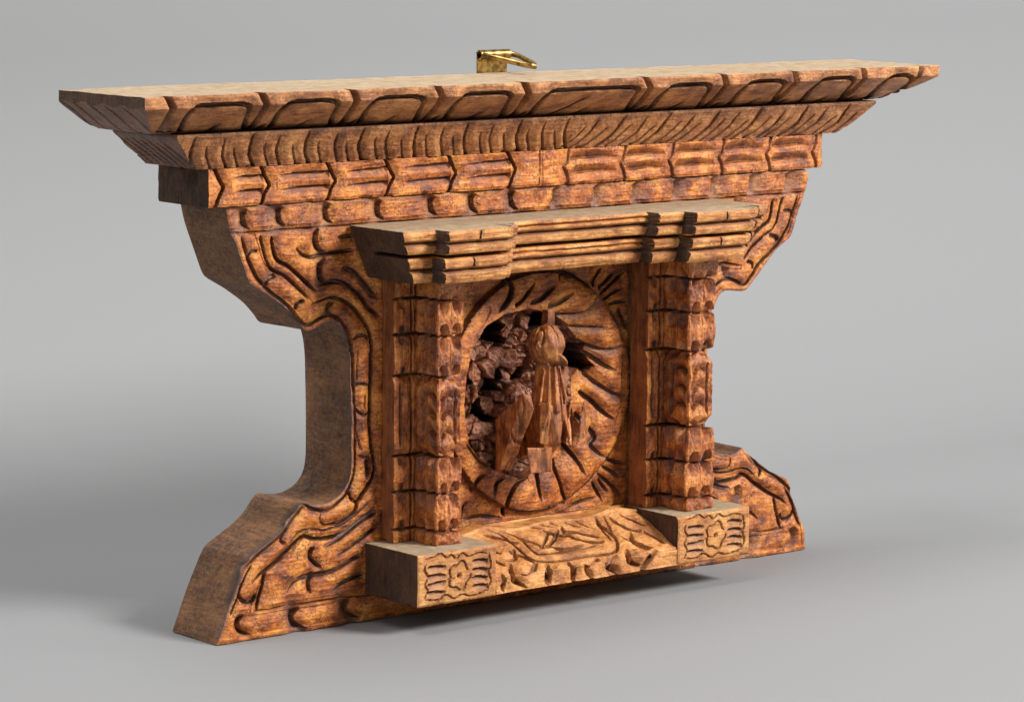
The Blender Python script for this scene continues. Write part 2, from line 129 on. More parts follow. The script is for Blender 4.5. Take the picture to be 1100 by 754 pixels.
def ring_solid(name, zs, rect, disp, mats, parent, step=.06, sidestep=None, cap_top=None, cap_bot=None, fm=(0, 0, 0, 0), smooth_shade=False, jitter=.012, tilt=None, seed=1, endgrain=None):
    """a carved block: rect(z)->x0,x1,y0,y1, disp(face,h,z)->(depth,stain); faces f l b r; caps are gridded"""
    zs = np.asarray(zs, float); nz = len(zs)
    r = [rect(z) for z in zs]
    X0, X1, Y0, Y1 = [np.array([q[i] for q in r], float) for i in range(4)]
    nx = max(2, int((X1.max() - X0.min()) / step)); ny = max(2, int((Y1.max() - Y0.min()) / (sidestep or step)))
    tf = np.linspace(0, 1, nx + 1); ts = np.linspace(0, 1, ny + 1)
    # perimeter, counter-clockwise from above: front (x up), right (y up), back (x down), left (y down)
    fx = X0[:, None] + (X1 - X0)[:, None] * tf; sy = Y0[:, None] + (Y1 - Y0)[:, None] * ts
    ZF = np.repeat(zs[:, None], nx + 1, 1); ZS = np.repeat(zs[:, None], ny + 1, 1)
    def dd(face, H, Z):
        res = disp(face, H.ravel(), Z.ravel())
        if res is None: return np.zeros_like(H), np.zeros_like(H), np.zeros_like(H)
        return res[0].reshape(H.shape), res[1].reshape(H.shape), (res[2] if len(res) > 2 else 0 * H.ravel()).reshape(H.shape)
    zlo, zhi = zs.min(), zs.max()
    def chips(H, Z, sd):
        q = np.stack([H.ravel(), 0 * H.ravel(), 0 * H.ravel()], 1)
        c = lambda s_: np.clip(vnoise(q, 2.6, s_) + .6 * vnoise(q, 7.5, s_ + 2) - .35, 0, 1).reshape(H.shape)
        return .16 * (c(sd) * np.exp(-((Z - zhi) / .07) ** 2) + c(sd + 5) * np.exp(-((Z - zlo) / .06) ** 2))
    Df, Sf, Wf = dd('f', fx, ZF); Dl, Sl, Wl = dd('l', sy, ZS); Dr, Sr, Wr = dd('r', sy, ZS)
    Df = Df + chips(fx, ZF, seed * 1.7); Dl = Dl + chips(sy, ZS, seed * 2.3)
    Fx = fx.copy(); Fy = Y0[:, None] + Df
    Rx = X1[:, None] - Dr; Ry = sy.copy(); Lx = X0[:, None] + Dl; Ly = sy.copy()
    # squeeze the interior so that displaced neighbours never cross the corner
    a = (1 - tf) ** 6; b = tf ** 6
    Fx = Fx + a * Dl[:, :1] - b * Dr[:, :1]
    c = (1 - ts) ** 6
    Ry = Ry + c * Df[:, -1:]; Ly = Ly + c * Df[:, :1]
    Rx[:, 0] = Fx[:, -1]; Lx[:, 0] = Fx[:, 0]; Ry[:, 0] = Fy[:, -1]; Ly[:, 0] = Fy[:, 0]
    bx = Rx[:, -1:] + (Lx[:, -1:] - Rx[:, -1:]) * tf; by = np.repeat(Y1[:, None], nx + 1, 1)
    PX = np.concatenate([Fx[:, :-1], Rx[:, :-1], bx[:, :-1], Lx[:, ::-1][:, :-1]], 1)
    PY = np.concatenate([Fy[:, :-1], Ry[:, :-1], by[:, :-1], Ly[:, ::-1][:, :-1]], 1)
    ST = np.concatenate([Sf[:, :-1], Sr[:, :-1], 0 * by[:, :-1], Sl[:, ::-1][:, :-1]], 1)
    WX = np.concatenate([Wf[:, :-1], Wr[:, :-1], 0 * by[:, :-1], Wl[:, ::-1][:, :-1]], 1)
    n = PX.shape[1]; PZ = np.repeat(zs[:, None], n, 1)
    V = np.stack([PX, PY, PZ], -1).reshape(-1, 3)
    if jitter:
        V[:, :2] += np.stack([vnoise(V, 2.3, seed), vnoise(V, 2.3, seed + 9)], 1) * jitter * .8
        fine = vnoise(V, 11, seed + 4) * jitter * .5; V[:, 1] += fine
    i = np.arange(nz - 1)[:, None] * n; j = np.arange(n)[None]; j2 = (j + 1) % n
    F = np.stack([i + j, i + j2, i + n + j2, i + n + j], -1).reshape(-1, 4)
    seg = np.concatenate([np.full(nx, fm[0]), np.full(ny, fm[1]), np.full(nx, fm[2]), np.full(ny, fm[3])])
    FM = np.tile(seg, nz - 1)
    verts = [V]; faces = [F]; fms = [FM]; st = [ST.ravel()]; base = len(V)
    for top, cm in ((True, cap_top), (False, cap_bot)):
        row = (nz - 1) if top else 0
        ring = row * n + np.arange(n)
        f = ring[:nx + 1]; rr = ring[nx:nx + ny + 1]; bb = ring[nx + ny:2 * nx + ny + 1]; ll = np.append(ring[2 * nx + ny:], ring[0])
        G = np.zeros((nx + 1, ny + 1), int); bk = bb[::-1]; lf = ll[::-1]
        A = V[f]; Bk = V[bk]; t = ts[1:-1]
        inner = A[1:-1, None] * (1 - t)[None, :, None] + Bk[1:-1, None] * t[None, :, None]
        G[:, 0] = f; G[:, -1] = bk; G[0, :] = lf; G[-1, :] = rr
        G[1:-1, 1:-1] = base + np.arange((nx - 1) * (ny - 1)).reshape(nx - 1, ny - 1)
        verts.append(inner.reshape(-1, 3)); st.append(np.zeros(inner.shape[0] * inner.shape[1])); base += inner.shape[0] * inner.shape[1]
        q = np.stack([G[:-1, :-1], G[1:, :-1], G[1:, 1:], G[:-1, 1:]], -1).reshape(-1, 4)
        if not top: q = q[:, ::-1]
        faces.append(q); fms.append(np.full(len(q), cm if cm is not None else fm[0]))
    V = np.concatenate(verts)
    if tilt: V = tilt(V)
    if endgrain is not None:   # steps cut across the grain show the sawn end
        q = F; nn_ = np.cross(V[q[:, 2]] - V[q[:, 0]], V[q[:, 3]] - V[q[:, 1]]); nn_ /= np.linalg.norm(nn_, axis=1)[:, None] + 1e-12
        side = (np.abs(nn_[:, 0]) > .8) & (FM == fm[0]); FM[side] = endgrain; fms[0] = FM
    return mesh_obj(name, V, np.concatenate(faces), mats, np.concatenate(fms), np.concatenate(st), np.concatenate([WX.ravel(), np.zeros(len(V) - WX.size)]), parent, smooth_shade)

def plate(name, outline, y_front, y_back, carve, mats, parent, step=.06, hole=None, snap=True, side_mat=1, rows=6, edge=.04):
    """a board of any outline in the x-z plane whose front is carved; carve(field)->inward depth"""
    P = np.array(outline, float); lo = P.min(0) - step; hi = P.max(0) + step
    nx = int((hi[0] - lo[0]) / step) + 1; nz = int((hi[1] - lo[1]) / step) + 1
    gx = lo[0] + np.arange(nx + 1) * step; gz = lo[1] + np.arange(nz + 1) * step
    X, Z = [a.ravel() for a in np.meshgrid(gx, gz, indexing='ij')]
    IN = inside(X, Z, outline)
    G = np.arange((nx + 1) * (nz + 1)).reshape(nx + 1, nz + 1)
    cx = (X[G[:-1, :-1]] + step / 2).ravel(); cz = (Z[G[:-1, :-1]] + step / 2).ravel()
    keep = inside(cx, cz, outline)
    if hole: keep &= ~((cx > hole[0]) & (cx < hole[1]) & (cz > hole[2]) & (cz < hole[3]))
    q = np.stack([G[:-1, :-1], G[1:, :-1], G[1:, 1:], G[:-1, 1:]], -1).reshape(-1, 4)[keep]
    used = np.unique(q); remap = np.full(len(X), -1); remap[used] = np.arange(len(used))
    q = remap[q]; x = X[used]; z = Z[used]
    dist, bx, bz = polydist(x, z, outline)
    # boundary vertices slide onto the outline
    e = np.concatenate([q[:, [0, 1]], q[:, [1, 2]], q[:, [2, 3]], q[:, [3, 0]]])
    key = np.minimum(e[:, 0], e[:, 1]) * 10**7 + np.maximum(e[:, 0], e[:, 1])
    uq, inv, cnt = np.unique(key, return_inverse=True, return_counts=True)
    be = e[cnt[inv] == 1]; bv = np.unique(be)
    isb = np.zeros(len(x), bool); isb[bv] = True
    m = isb & (dist < step * 1.2)
    x = np.where(m, bx, x); z = np.where(m, bz, z)
    f = Field(x, z); dep = carve(f, np.where(m, 0, dist))
    V1 = np.stack([x, y_front + dep, z], 1)
    V1[:, 1] += vnoise(V1, 2.0, 2) * .012 + vnoise(V1, 9, 3) * .006
    n = len(x); verts = [V1]; st = [f.S]; wxl = [f.X]
    b = be; bid = np.full(n, -1); bid[bv] = np.arange(len(bv))
    prev = bv; faces = [q]; fm = [np.zeros(len(q), int)]; base = n
    pidx = np.arange(n)
    for r in range(1, rows + 1):
        t = r / rows
        Vr = np.stack([x[bv], V1[bv, 1] * (1 - t) + y_back * t, z[bv]], 1)
        if r < rows:
            w = vnoise(Vr * np.array([1, .35, 1]), 3.2, 8) * .02
            Vr[:, 0] += w; Vr[:, 2] += w + .03 * vnoise(Vr * np.array([1, .1, 1]), 6.5, 18)
        verts.append(Vr); st.append(np.zeros(len(bv)))
        nid = np.zeros(n, int); nid[bv] = base + np.arange(len(bv)); base += len(bv)
        faces.append(np.stack([pidx[b[:, 1]], pidx[b[:, 0]], nid[b[:, 0]], nid[b[:, 1]]], 1)); fm.append(np.full(len(b), side_mat))
        pidx = nid
    back = V1.copy(); back[:, 1] = y_back
    remap2 = base + np.arange(n); remap2[bv] = pidx[bv]
    verts.append(back); st.append(np.zeros(n)); faces.append(remap2[q][:, ::-1]); fm.append(np.full(len(q), side_mat))
    return mesh_obj(name, np.concatenate(verts), np.concatenate(faces), mats, np.concatenate(fm), np.concatenate(st), np.concatenate([f.X, np.zeros(sum(len(v) for v in verts) - len(f.X))]), parent, smooth_shade=False)

# ------------------------------------------------------------ materials
def wood(name, dark, mid, light, grain='x', rough=(.42, .62), stain_shade_col=(.014, .007, .006), stain_shade_amt=.97, bump=.35, blotch=1.1, saw=0.0, coat=.15, mott=.5, dust=0.0):
    m = bpy.data.materials.new(name); m.use_nodes = True; nt = m.node_tree; N = nt.nodes; L = nt.links
    b = N['Principled BSDF']
    tc = N.new('ShaderNodeTexCoord')
    def mapped(sx, sy, sz):
        mp = N.new('ShaderNodeMapping'); mp.inputs['Scale'].default_value = (sx * 100, sy * 100, sz * 100)
        L.new(tc.outputs['Object'], mp.inputs[0]); return mp.outputs[0]
    def nz(vec, sc, det=5, rgh=.6, dis=0):
        n = N.new('ShaderNodeTexNoise'); n.inputs['Scale'].default_value = sc; n.inputs['Detail'].default_value = det
        n.inputs['Roughness'].default_value = rgh; n.inputs['Distortion'].default_value = dis; L.new(vec, n.inputs['Vector']); return n.outputs[0]
    def ramp(v, stops, interp='LINEAR'):
        r = N.new('ShaderNodeValToRGB'); cr = r.color_ramp; cr.interpolation = interp
        while len(cr.elements) < len(stops): cr.elements.new(.5)
        for e, (p, c) in zip(cr.elements, stops): e.position = p; e.color = (*c, 1)
        L.new(v, r.inputs[0]); return r.outputs[0]
    def mixc(fac, a, bb, mode='MIX'):
        x = N.new('ShaderNodeMix'); x.data_type = 'RGBA'; x.blend_type = mode
        for s, v in ((0, fac), (6, a), (7, bb)):
            if hasattr(v, 'is_linked') or hasattr(v, 'links'): L.new(v, x.inputs[s])
            elif s == 0: x.inputs[s].default_value = v
            else: x.inputs[s].default_value = (*v, 1)
        return x.outputs[2]
    def math_(op, a, bb, clamp=False):
        x = N.new('ShaderNodeMath'); x.operation = op; x.use_clamp = clamp
        for s, v in ((0, a), (1, bb)):
            if hasattr(v, 'links'): L.new(v, x.inputs[s])
            else: x.inputs[s].default_value = v
        return x.outputs[0]
    iso = mapped(1, 1, 1)
    gr = mapped(.22, 2.6, 2.6) if grain == 'x' else (mapped(2.6, 2.6, .22) if grain == 'z' else mapped(2.4, .3, 2.4))
    big = nz(iso, blotch, 4, .6, .4); fine = nz(gr, 4.0, 6, .65, .2); pore = nz(gr, 15, 3, .7); spk = nz(iso, 16, 4, .75)
    v = math_('ADD', math_('MULTIPLY', big, .6), math_('MULTIPLY', fine, .4))
    col = ramp(v, [(.37, dark), (.49, mid), (.62, light)])
    # purple-brown wax left in patches and specks
    broad = ramp(nz(iso, 1.7, 4, .6), [(.38, (.18, .18, .18)), (.60, (1, 1, 1))]); dots = ramp(nz(iso, 11, 6, .78), [(.45, (0, 0, 0)), (.60, (1, 1, 1))])
    col = mixc(math_('MULTIPLY', math_('MULTIPLY', broad, dots), mott), col, tuple(c * .45 + k for c, k in zip(dark, (.012, .006, .008))))
    col = mixc(ramp(pore, [(.56, (0, 0, 0)), (.68, (.55, .55, .55))]), col, tuple(c * .35 for c in dark))
    if dust:
        dn = ramp(nz(iso, 7, 6, .75), [(.48, (0, 0, 0)), (.7, (dust, dust, dust))])
        col = mixc(dn, col, (.46, .33, .20))
    if saw:
        stv = mapped(4.5, 4.5, .22) if grain == 'z' else mapped(1.2, 1.2, 1.2)
        col = mixc(ramp(nz(stv, 3, 4, .65), [(.42, (0, 0, 0)), (.62, (.32, .32, .32))]), col, light if grain != 'z' else tuple(c * 1.3 for c in light), 'MIX')
    at = N.new('ShaderNodeAttribute'); at.attribute_name = 'stain_shade'
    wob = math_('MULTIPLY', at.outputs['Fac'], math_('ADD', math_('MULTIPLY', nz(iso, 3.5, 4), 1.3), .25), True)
    col = mixc(math_('MULTIPLY', wob, stain_shade_amt, True), col, stain_shade_col)
    aw = N.new('ShaderNodeAttribute'); aw.attribute_name = 'wax'
    wx = math_('MULTIPLY', aw.outputs['Fac'], math_('ADD', math_('MULTIPLY', nz(iso, 4.5, 5, .7), 1.7), -.02), True)
    col = mixc(math_('MULTIPLY', wx, .75), col, tuple(.35 * c + k for c, k in zip(dark, (.125, .092, .088))))
    L.new(col, b.inputs['Base Color'])
    rr = N.new('ShaderNodeMapRange'); L.new(nz(iso, 5, 4), rr.inputs[0]); rr.inputs[1].default_value = .35; rr.inputs[2].default_value = .65
    rr.inputs[3].default_value = rough[0]; rr.inputs[4].default_value = rough[1]; L.new(rr.outputs[0], b.inputs['Roughness'])
    b.inputs['Coat Weight'].default_value = coat; b.inputs['Coat Roughness'].default_value = .38
    h = math_('ADD', math_('MULTIPLY', fine, .5), math_('ADD', math_('MULTIPLY', pore, .35), math_('MULTIPLY', spk, .6)))
    if saw:
        sv = mapped(.5, 3.0, .25) if grain == 'sawz' else mapped(.4, .4, 3.0)
        h = math_('ADD', h, math_('MULTIPLY', nz(mapped(3.2, 3.2, .3), 5, 3, .6), saw))
    bp = N.new('ShaderNodeBump'); bp.inputs['Strength'].default_value = bump; bp.inputs['Distance'].default_value = .0011
    L.new(h, bp.inputs['Height']); L.new(bp.outputs[0], b.inputs['Normal'])
    return m
W_ORANGE = wood('waxed_orange_wood', (.12, .028, .009), (.58, .155, .022), (.98, .39, .066), mott=.95, rough=(.32, .52), bump=.5, coat=.08)
W_RED = wood('waxed_red_brown_wood', (.13, .032, .011), (.50, .140, .029), (.88, .34, .075), grain='z', rough=(.28, .48), mott=.8, bump=.5)
W_FIG = wood('waxed_figure_wood', (.11, .028, .010), (.42, .125, .030), (.76, .31, .078), grain='z', rough=(.26, .45), mott=.7, bump=.5)
W_BROWN = wood('waxed_brown_wood', (.18, .058, .022), (.50, .185, .055), (.80, .36, .12), rough=(.42, .6), mott=.8, bump=.6, coat=.08)
W_LIGHT = wood('thinly_waxed_tan_wood', (.30, .095, .024), (.66, .255, .060), (.90, .45, .135), mott=.7, rough=(.36, .58), stain_shade_amt=.95, bump=.55, coat=.1)
W_CHEEK = wood('dark_waxed_cheek_wood', (.10, .030, .012), (.28, .085, .026), (.42, .15, .045), grain='z', mott=.6, rough=(.4, .6), bump=.6, saw=.4)
W_END_SHADE = wood('shaded_brown_end_wood', (.08, .030, .015), (.19, .075, .032), (.32, .135, .06), mott=.5, rough=(.45, .65), bump=.6)  # darker copy of the brown wood: shade painted on the left ends
W_FRET = wood('dark_fretwork_wood', (.09, .028, .013), (.32, .105, .045), (.58, .25, .12), grain='z', mott=.75, blotch=2.4, rough=(.3, .5), bump=.6)
W_RAW = wood('raw_sawn_wood', (.38, .26, .15), (.49, .355, .215), (.60, .46, .30), mott=.25, rough=(.8, .92), coat=0, bump=1.0, blotch=2.0)
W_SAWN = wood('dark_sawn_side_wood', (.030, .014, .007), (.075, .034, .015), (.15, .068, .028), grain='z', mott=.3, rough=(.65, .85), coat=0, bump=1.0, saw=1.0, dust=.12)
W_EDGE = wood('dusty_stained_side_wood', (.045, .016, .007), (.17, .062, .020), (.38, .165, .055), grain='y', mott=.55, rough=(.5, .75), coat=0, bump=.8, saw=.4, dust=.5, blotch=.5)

# ------------------------------------------------------------ the carved panel
root = bpy.data.objects.new('carved_wall_panel', None); COL.objects.link(root)  # a carved panel with a shelf top, hung on a wall
root['label'] = 'carved reddish wooden shelf front with a peacock in its round medallion, on grey paper'
root['category'] = 'wood carving'; root['kind'] = 'thing'

# outline of the back board (front view, cm), mirrored about x=0 with the small differences of the real cut
LEFT = [(-14.62, 15.93), (-14.45, 15.2), (-13.62, 13.12), (-12.7, 12.62), (-11.85, 12.05), (-11.4, 11.6), (-11.05, 11.14), (-10.61, 11.26), (-10.23, 11.44), (-9.93, 11.48), (-9.55, 11.33), (-9.24, 10.98), (-9.07, 10.51), (-8.98, 9.84), (-8.93, 7.74), (-8.93, 5.99), (-9.03, 5.4), (-9.31, 5.01), (-9.7, 4.77), (-10.22, 4.64), (-10.73, 4.68), (-11.24, 4.8), (-11.5, 4.5), (-11.8, 4.12), (-12.34, 3.72), (-13.06, 3.34), (-13.64, 3.02), (-14.35, 1.64), (-15.05, 0.0)]
RIGHT = [(14.32, 15.93), (14.6, 15.66), (14.33, 14.85), (13.63, 13.16), (13.06, 12.85), (12.61, 12.5), (11.94, 11.86), (11.12, 11.08), (10.47, 11.17), (9.9, 11.23), (9.6, 10.98), (9.3, 10.5), (9.1, 9.8), (9.0, 7.74), (9.0, 5.7), (9.2, 5.0), (9.58, 4.62), (10.01, 4.45), (10.74, 4.42), (11.23, 4.7), (11.91, 4.05), (12.72, 3.5), (13.75, 3.08), (14.0, 2.53), (14.37, 1.74), (14.72, 0.95), (14.84, 0.0)]
def chaikin(p, n=2):
    for _ in range(n):
        o = [p[0]]
        for a, b in zip(p[:-1], p[1:]):
            d = math.dist(a, b); t = min(.25, .14 / d)
            o += [(a[0] + t * (b[0] - a[0]), a[1] + t * (b[1] - a[1])), (b[0] - t * (b[0] - a[0]), b[1] - t * (b[1] - a[1]))]
        p = o + [p[-1]]
    return p
OUT = chaikin(LEFT) + chaikin(RIGHT)[::-1]
def board_carve(f, dist):
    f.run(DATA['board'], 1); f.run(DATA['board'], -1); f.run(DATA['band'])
    D = f.D * 1.0 + f.R
    # soften the sawn edge, scoop the tongues a little hollow
    D = D + .05 * np.exp(-(dist / .05) ** 2) + .06 * (1 - np.exp(-((dist - .5) / .28) ** 2)) * (dist > .2) * (dist < .9) * (f.V < 14.9)
    P = np.stack([f.U, f.V, 0 * f.U], 1)
    D = D + .035 * np.abs(fbm(P, .8, 3, 3)) + tool(P, 3)
    f.S = np.maximum(f.S, .5 * np.exp(-((f.V - 15.9) / .12) ** 2)); f.X = np.maximum(f.X, .75 * np.exp(-((dist - .02) / .05) ** 2) * (f.V > .15) * (f.V < 15))
    D = D + .018 * np.abs(vnoise(P0 * np.array([1.6, 5, 1]), 1.5, 4)) if False else D
    return D
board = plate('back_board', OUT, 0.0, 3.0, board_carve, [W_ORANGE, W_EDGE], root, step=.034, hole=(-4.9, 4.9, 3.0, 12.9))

# ---- medallion
def med_carve(f, dist):
    cx, cz, R = .15, 7.95, 4.62
    r = np.hypot(f.U - cx, f.V - cz); P = np.stack([f.U, f.V, 0 * f.U], 1)
    ang = np.arctan2(f.V - cz, f.U - cx)
    D = np.where(r > R, .34, 0.) * np.clip((r - R) / .1, 0, 1)
    # ring swells in the middle
    D = D + .16 * np.clip((np.abs(r - 3.9) / .9), 0, 1) ** 2 * (r < R)
    f.S = np.maximum(f.S, .9 * np.exp(-((r - R - .04) / .09) ** 2))
    # the fan of tail feathers sinks toward the centre
    D = D + .5 * np.clip((3.6 - r) / 3.0, 0, 1)
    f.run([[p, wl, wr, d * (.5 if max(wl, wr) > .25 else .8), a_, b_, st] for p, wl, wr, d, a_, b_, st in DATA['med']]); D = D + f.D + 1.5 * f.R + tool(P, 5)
    op = np.array(DATA['open']); ins = inside(f.U, f.V, DATA['open']); dd, _, _ = polydist(f.U, f.V, DATA['open'])
    k = np.clip(dd / .07, 0, 1) * ins
    rs = np.random.default_rng(12); n = 120
    sx = rs.uniform(-3.6, 2.2, n); sz = rs.uniform(4.6, 11.4, n); b0 = rs.uniform(.12, .55, n); gx = rs.uniform(-.55, .5, n); gz = rs.uniform(-.4, .5, n)
    wu = f.U + .10 * vnoise(P, 2.6, 3); wv = f.V + .10 * vnoise(P, 2.6, 7)
    d1 = np.full(len(wu), 1e9); d2 = d1.copy(); craggy = np.zeros(len(wu))
    for i in range(n):
        ca, sa = math.cos(i * 1.7), math.sin(i * 1.7); du, dv = wu - sx[i], wv - sz[i]
        d = np.hypot((du * ca + dv * sa) * .75, (-du * sa + dv * ca) * 1.35)
        nearer = d < d1; d2 = np.where(nearer, d1, np.minimum(d2, d)); d1 = np.where(nearer, d, d1)
        craggy = np.where(nearer, b0[i] + gx[i] * du + gz[i] * dv - .05 * np.cos(np.clip(d * 3.2, 0, 3.1)) + .06 * np.abs(np.sin((du * ca + dv * sa) * 14)) * (i % 2), craggy)
    cut = np.clip(1 - (d2 - d1) / .06, 0, 1); craggy = craggy + .16 * cut + 2.0 * tool(P, 31) + .10 * fbm(P, 2.2, 41, 3)
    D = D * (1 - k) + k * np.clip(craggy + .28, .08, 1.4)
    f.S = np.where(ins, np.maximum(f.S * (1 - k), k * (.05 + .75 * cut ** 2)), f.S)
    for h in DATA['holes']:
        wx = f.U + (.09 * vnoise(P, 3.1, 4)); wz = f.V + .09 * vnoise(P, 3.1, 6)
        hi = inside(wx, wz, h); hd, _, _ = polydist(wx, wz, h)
        D = np.where(hi, D + np.clip(hd / .03, 0, 1) * (2.6 - D), D); f.S = np.where(hi, 1.6, np.maximum(f.S, .6 * np.exp(-(hd / .05) ** 2)))  # hole floors and walls painted near-black, the shade put into the colour
    return D
rect4 = [(-4.9, 3.0), (4.9, 3.0), (4.9, 12.9), (-4.9, 12.9)]
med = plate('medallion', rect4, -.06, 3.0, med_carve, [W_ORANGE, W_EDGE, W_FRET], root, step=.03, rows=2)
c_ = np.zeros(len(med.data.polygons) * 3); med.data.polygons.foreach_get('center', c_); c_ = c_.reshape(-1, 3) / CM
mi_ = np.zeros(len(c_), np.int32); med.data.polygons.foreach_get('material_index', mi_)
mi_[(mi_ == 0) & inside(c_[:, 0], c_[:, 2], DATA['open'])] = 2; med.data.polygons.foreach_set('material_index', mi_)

# ---- peacock inside the medallion: faceted knife-cut pieces fused into one body
bm = bmesh.new()
def hull(pts):
    vs = [bm.verts.new(p) for p in pts]
    r = bmesh.ops.convex_hull(bm, input=vs)
    return vs
for h in DATA['hulls']: 
    vs = hull(h)
import mathutils
def egg(c, rad, sub=1, rot=0.3):
    m = mathutils.Matrix.Translation(c) @ mathutils.Matrix.Rotation(rot, 4, 'Z') @ mathutils.Matrix.Diagonal((*rad, 1))
    bmesh.ops.create_icosphere(bm, subdivisions=sub, radius=1, matrix=m)
egg((-.62, -1.25, 10.0), (.66, .74, .86), 2)
hull([(-.75, -1.75, 9.95), (-.3, -1.5, 9.95), (-.9, -1.5, 9.5), (-.15, -1.3, 9.5), (-.36, -2.18, 9.42), (-.24, -2.05, 9.22), (-.6, -1.5, 9.2)])     # bill, pointing down over the breast
egg((-1.22, -1.42, 10.0), (.15, .2, .2), 2)                                                                                                # eye
hull([(-.38, -1.0, 10.6), (.0, -1.0, 10.6), (-.38, -.6, 10.6), (.0, -.6, 10.6), (-.33, -.95, 11.28), (.05, -.95, 11.28), (-.33, -.6, 11.28), (.05, -.6, 11.28)])
hull([(-1.02, -1.2, 9.4), (-.2, -.9, 9.4), (-.85, -1.6, 9.35), (-.35, -1.5, 9.35), (-.6, -.6, 9.4), (-1.2, -1.1, 7.6), (.1, -.9, 7.6), (-.95, -1.8, 7.6), (-.2, -1.75, 7.6), (-.6, -.2, 7.4)])
hull([(-1.2, -1.1, 7.7), (.15, -.9, 7.7), (-.95, -1.85, 7.7), (-.2, -1.8, 7.7), (-.6, .3, 7.4), (-.95, -1.5, 6.0), (.25, -1.1, 6.0), (-.5, -1.95, 6.3), (-.6, .6, 5.3), (.2, -.5, 5.4)])
hull([(-1.15, -1.5, 7.9), (-.95, -1.85, 7.8), (-.85, -1.75, 7.4), (-1.35, -1.75, 6.3), (-1.1, -1.95, 6.2), (-1.1, -1.2, 6.3)])
hull([(-.1, -1.75, 7.9), (.2, -1.4, 7.8), (-.25, -1.9, 7.3), (.25, -1.75, 6.2), (.0, -2.0, 6.2), (.2, -1.2, 6.4)])
# the folded wing: a flat slab with a bright knife-cut front edge
hull([(-2.36, -1.95, 8.35), (-1.95, -1.95, 8.3), (-1.88, -2.05, 7.7), (-2.44, -.62, 5.15), (-1.85, -.7, 5.15), (-2.42, -.4, 7.15), (-2.42, -.4, 5.15), (-2.0, -.4, 7.2), (-2.0, -.4, 5.15)])
hull([(.55, -1.35, 7.7), (.8, -1.0, 7.8), (-.2, -1.95, 6.2), (.1, -2.0, 6.0), (.7, -.6, 7.0), (.4, -.8, 6.2)])
for a, w_, zt_, zb_ in ((-.40, .05, 9.1, 7.9), (-.22, .06, 9.25, 7.2), (-.02, .10, 9.2, 7.5), (.20, .06, 9.25, 7.1), (.36, .05, 9.1, 7.8)):
    hull([(-.58 + a - w_ * .6, -1.78 + abs(a) * .5, zt_), (-.58 + a + w_ * .6, -1.78 + abs(a) * .5, zt_), (-.58 + a, -1.3, zt_), (-.60 + a * 1.7 - w_, -2.04 + abs(a) * .8, zb_), (-.60 + a * 1.7 + w_, -2.04 + abs(a) * .8, zb_), (-.6 + a * 1.4, -1.3, zb_ - .3)])
me = bpy.data.meshes.new('peacock_raw'); bm.to_mesh(me); bm.free()
tmp = bpy.data.objects.new('peacock_raw', me); COL.objects.link(tmp)
md = tmp.modifiers.new('r', 'REMESH'); md.mode = 'VOXEL'; md.voxel_size = .032; md.adaptivity = 0
dg = bpy.context.evaluated_depsgraph_get(); ev = tmp.evaluated_get(dg).to_mesh()
nV = len(ev.vertices); co = np.zeros(nV * 3); ev.vertices.foreach_get('co', co); co = co.reshape(-1, 3)
fs = [list(p.vertices) for p in ev.polygons]
no = np.zeros(nV * 3); ev.vertices.foreach_get('normal', no); no = no.reshape(-1, 3)
cut = np.abs(vnoise(co * np.array([1, 1, .18]), 3.2, 2)); cut2 = vnoise(co * np.array([1.4, 1.4, .5]), 1.5, 6)
co = co - no * (.06 * np.clip(1 - cut * 4, 0, 1) + .03 * cut2)[:, None]
bpy.data.objects.remove(tmp)
pst = np.clip(1 - cut * 6, 0, 1) * .6 + .5 * np.clip(1 - np.abs(co[:, 2] - 9.28) / .12, 0, 1)  # stain in the knife cuts, plus shade painted as a band under the chin
peacock = mesh_obj('peacock', co, fs, [W_FIG], None, pst, 0 * pst, root, smooth_shade=False)

# ---- sill between the plinth blocks: sloping, then a short upright lip
prof = [(-.8, 3.0), (-3.2, 1.75), (-3.2, 1.09)]
Ls = DATA['Ls']; tot = Ls + .66
step = .035
xs = np.arange(-4.62, 4.56, step); ss = np.concatenate([[-.75], np.arange(0, tot, step), [tot]])
Xg, Sg = [a.ravel() for a in np.meshgrid(xs, ss, indexing='ij')]
f = Field(Xg, Sg); f.run([[p, wl * 1.25, wr * 1.25, d, a_, b_, .65] for p, wl, wr, d, a_, b_, st in DATA['sill']])
for p in ([(-4.5, .5), (-3.9, .8), (-3.4, 1.4)], [(-4.5, 1.1), (-4.0, 1.5), (-3.7, 2.1)], [(-3.5, .25), (-2.8, .45), (-2.2, .9)], [(-3.0, 1.3), (-2.5, 1.7), (-2.3, 2.2)], [(2.9, .25), (3.2, .9), (3.8, 1.3)], [(2.6, 1.5), (3.2, 1.9), (3.5, 2.4)], [(3.9, 1.3), (4.2, 1.8), (4.3, 2.3)],
          [(-1.2, 1.25), (-.4, 1.6), (.6, 1.55)], [(.2, .5), (.9, .7), (1.6, 1.3)], [(-1.9, .5), (-1.4, 1.0), (-1.3, 1.5)], [(3.4, .2), (3.9, .5), (4.3, 1.0)], [(-.6, .35), (-.1, .7), (.4, .9)], [(2.2, .3), (2.4, .9), (2.3, 1.5)]):
    f.gouge(p, .22, .05, .13, .25, .3, .6)
for k, x in enumerate((-4.2, -1.9, 1.1)):
    f.gouge([(x, Ls - .25), (x + (.12 if x < .5 else -.12), Ls + .2), (x - .02, Ls + .62)], *((.26, .04) if x < .5 else (.04, .26)), .16, .25, .2, .7)
P = np.stack([Xg, Sg, 0 * Xg], 1); D = (f.D * 1.7 + 1.4 * f.R + tool(P, 18)) * (Sg > .05) + .03 * np.abs(fbm(P, .9, 5, 3)) + .1 * np.clip(1 - np.abs(Sg - Ls) / .12, 0, 1) ** 2
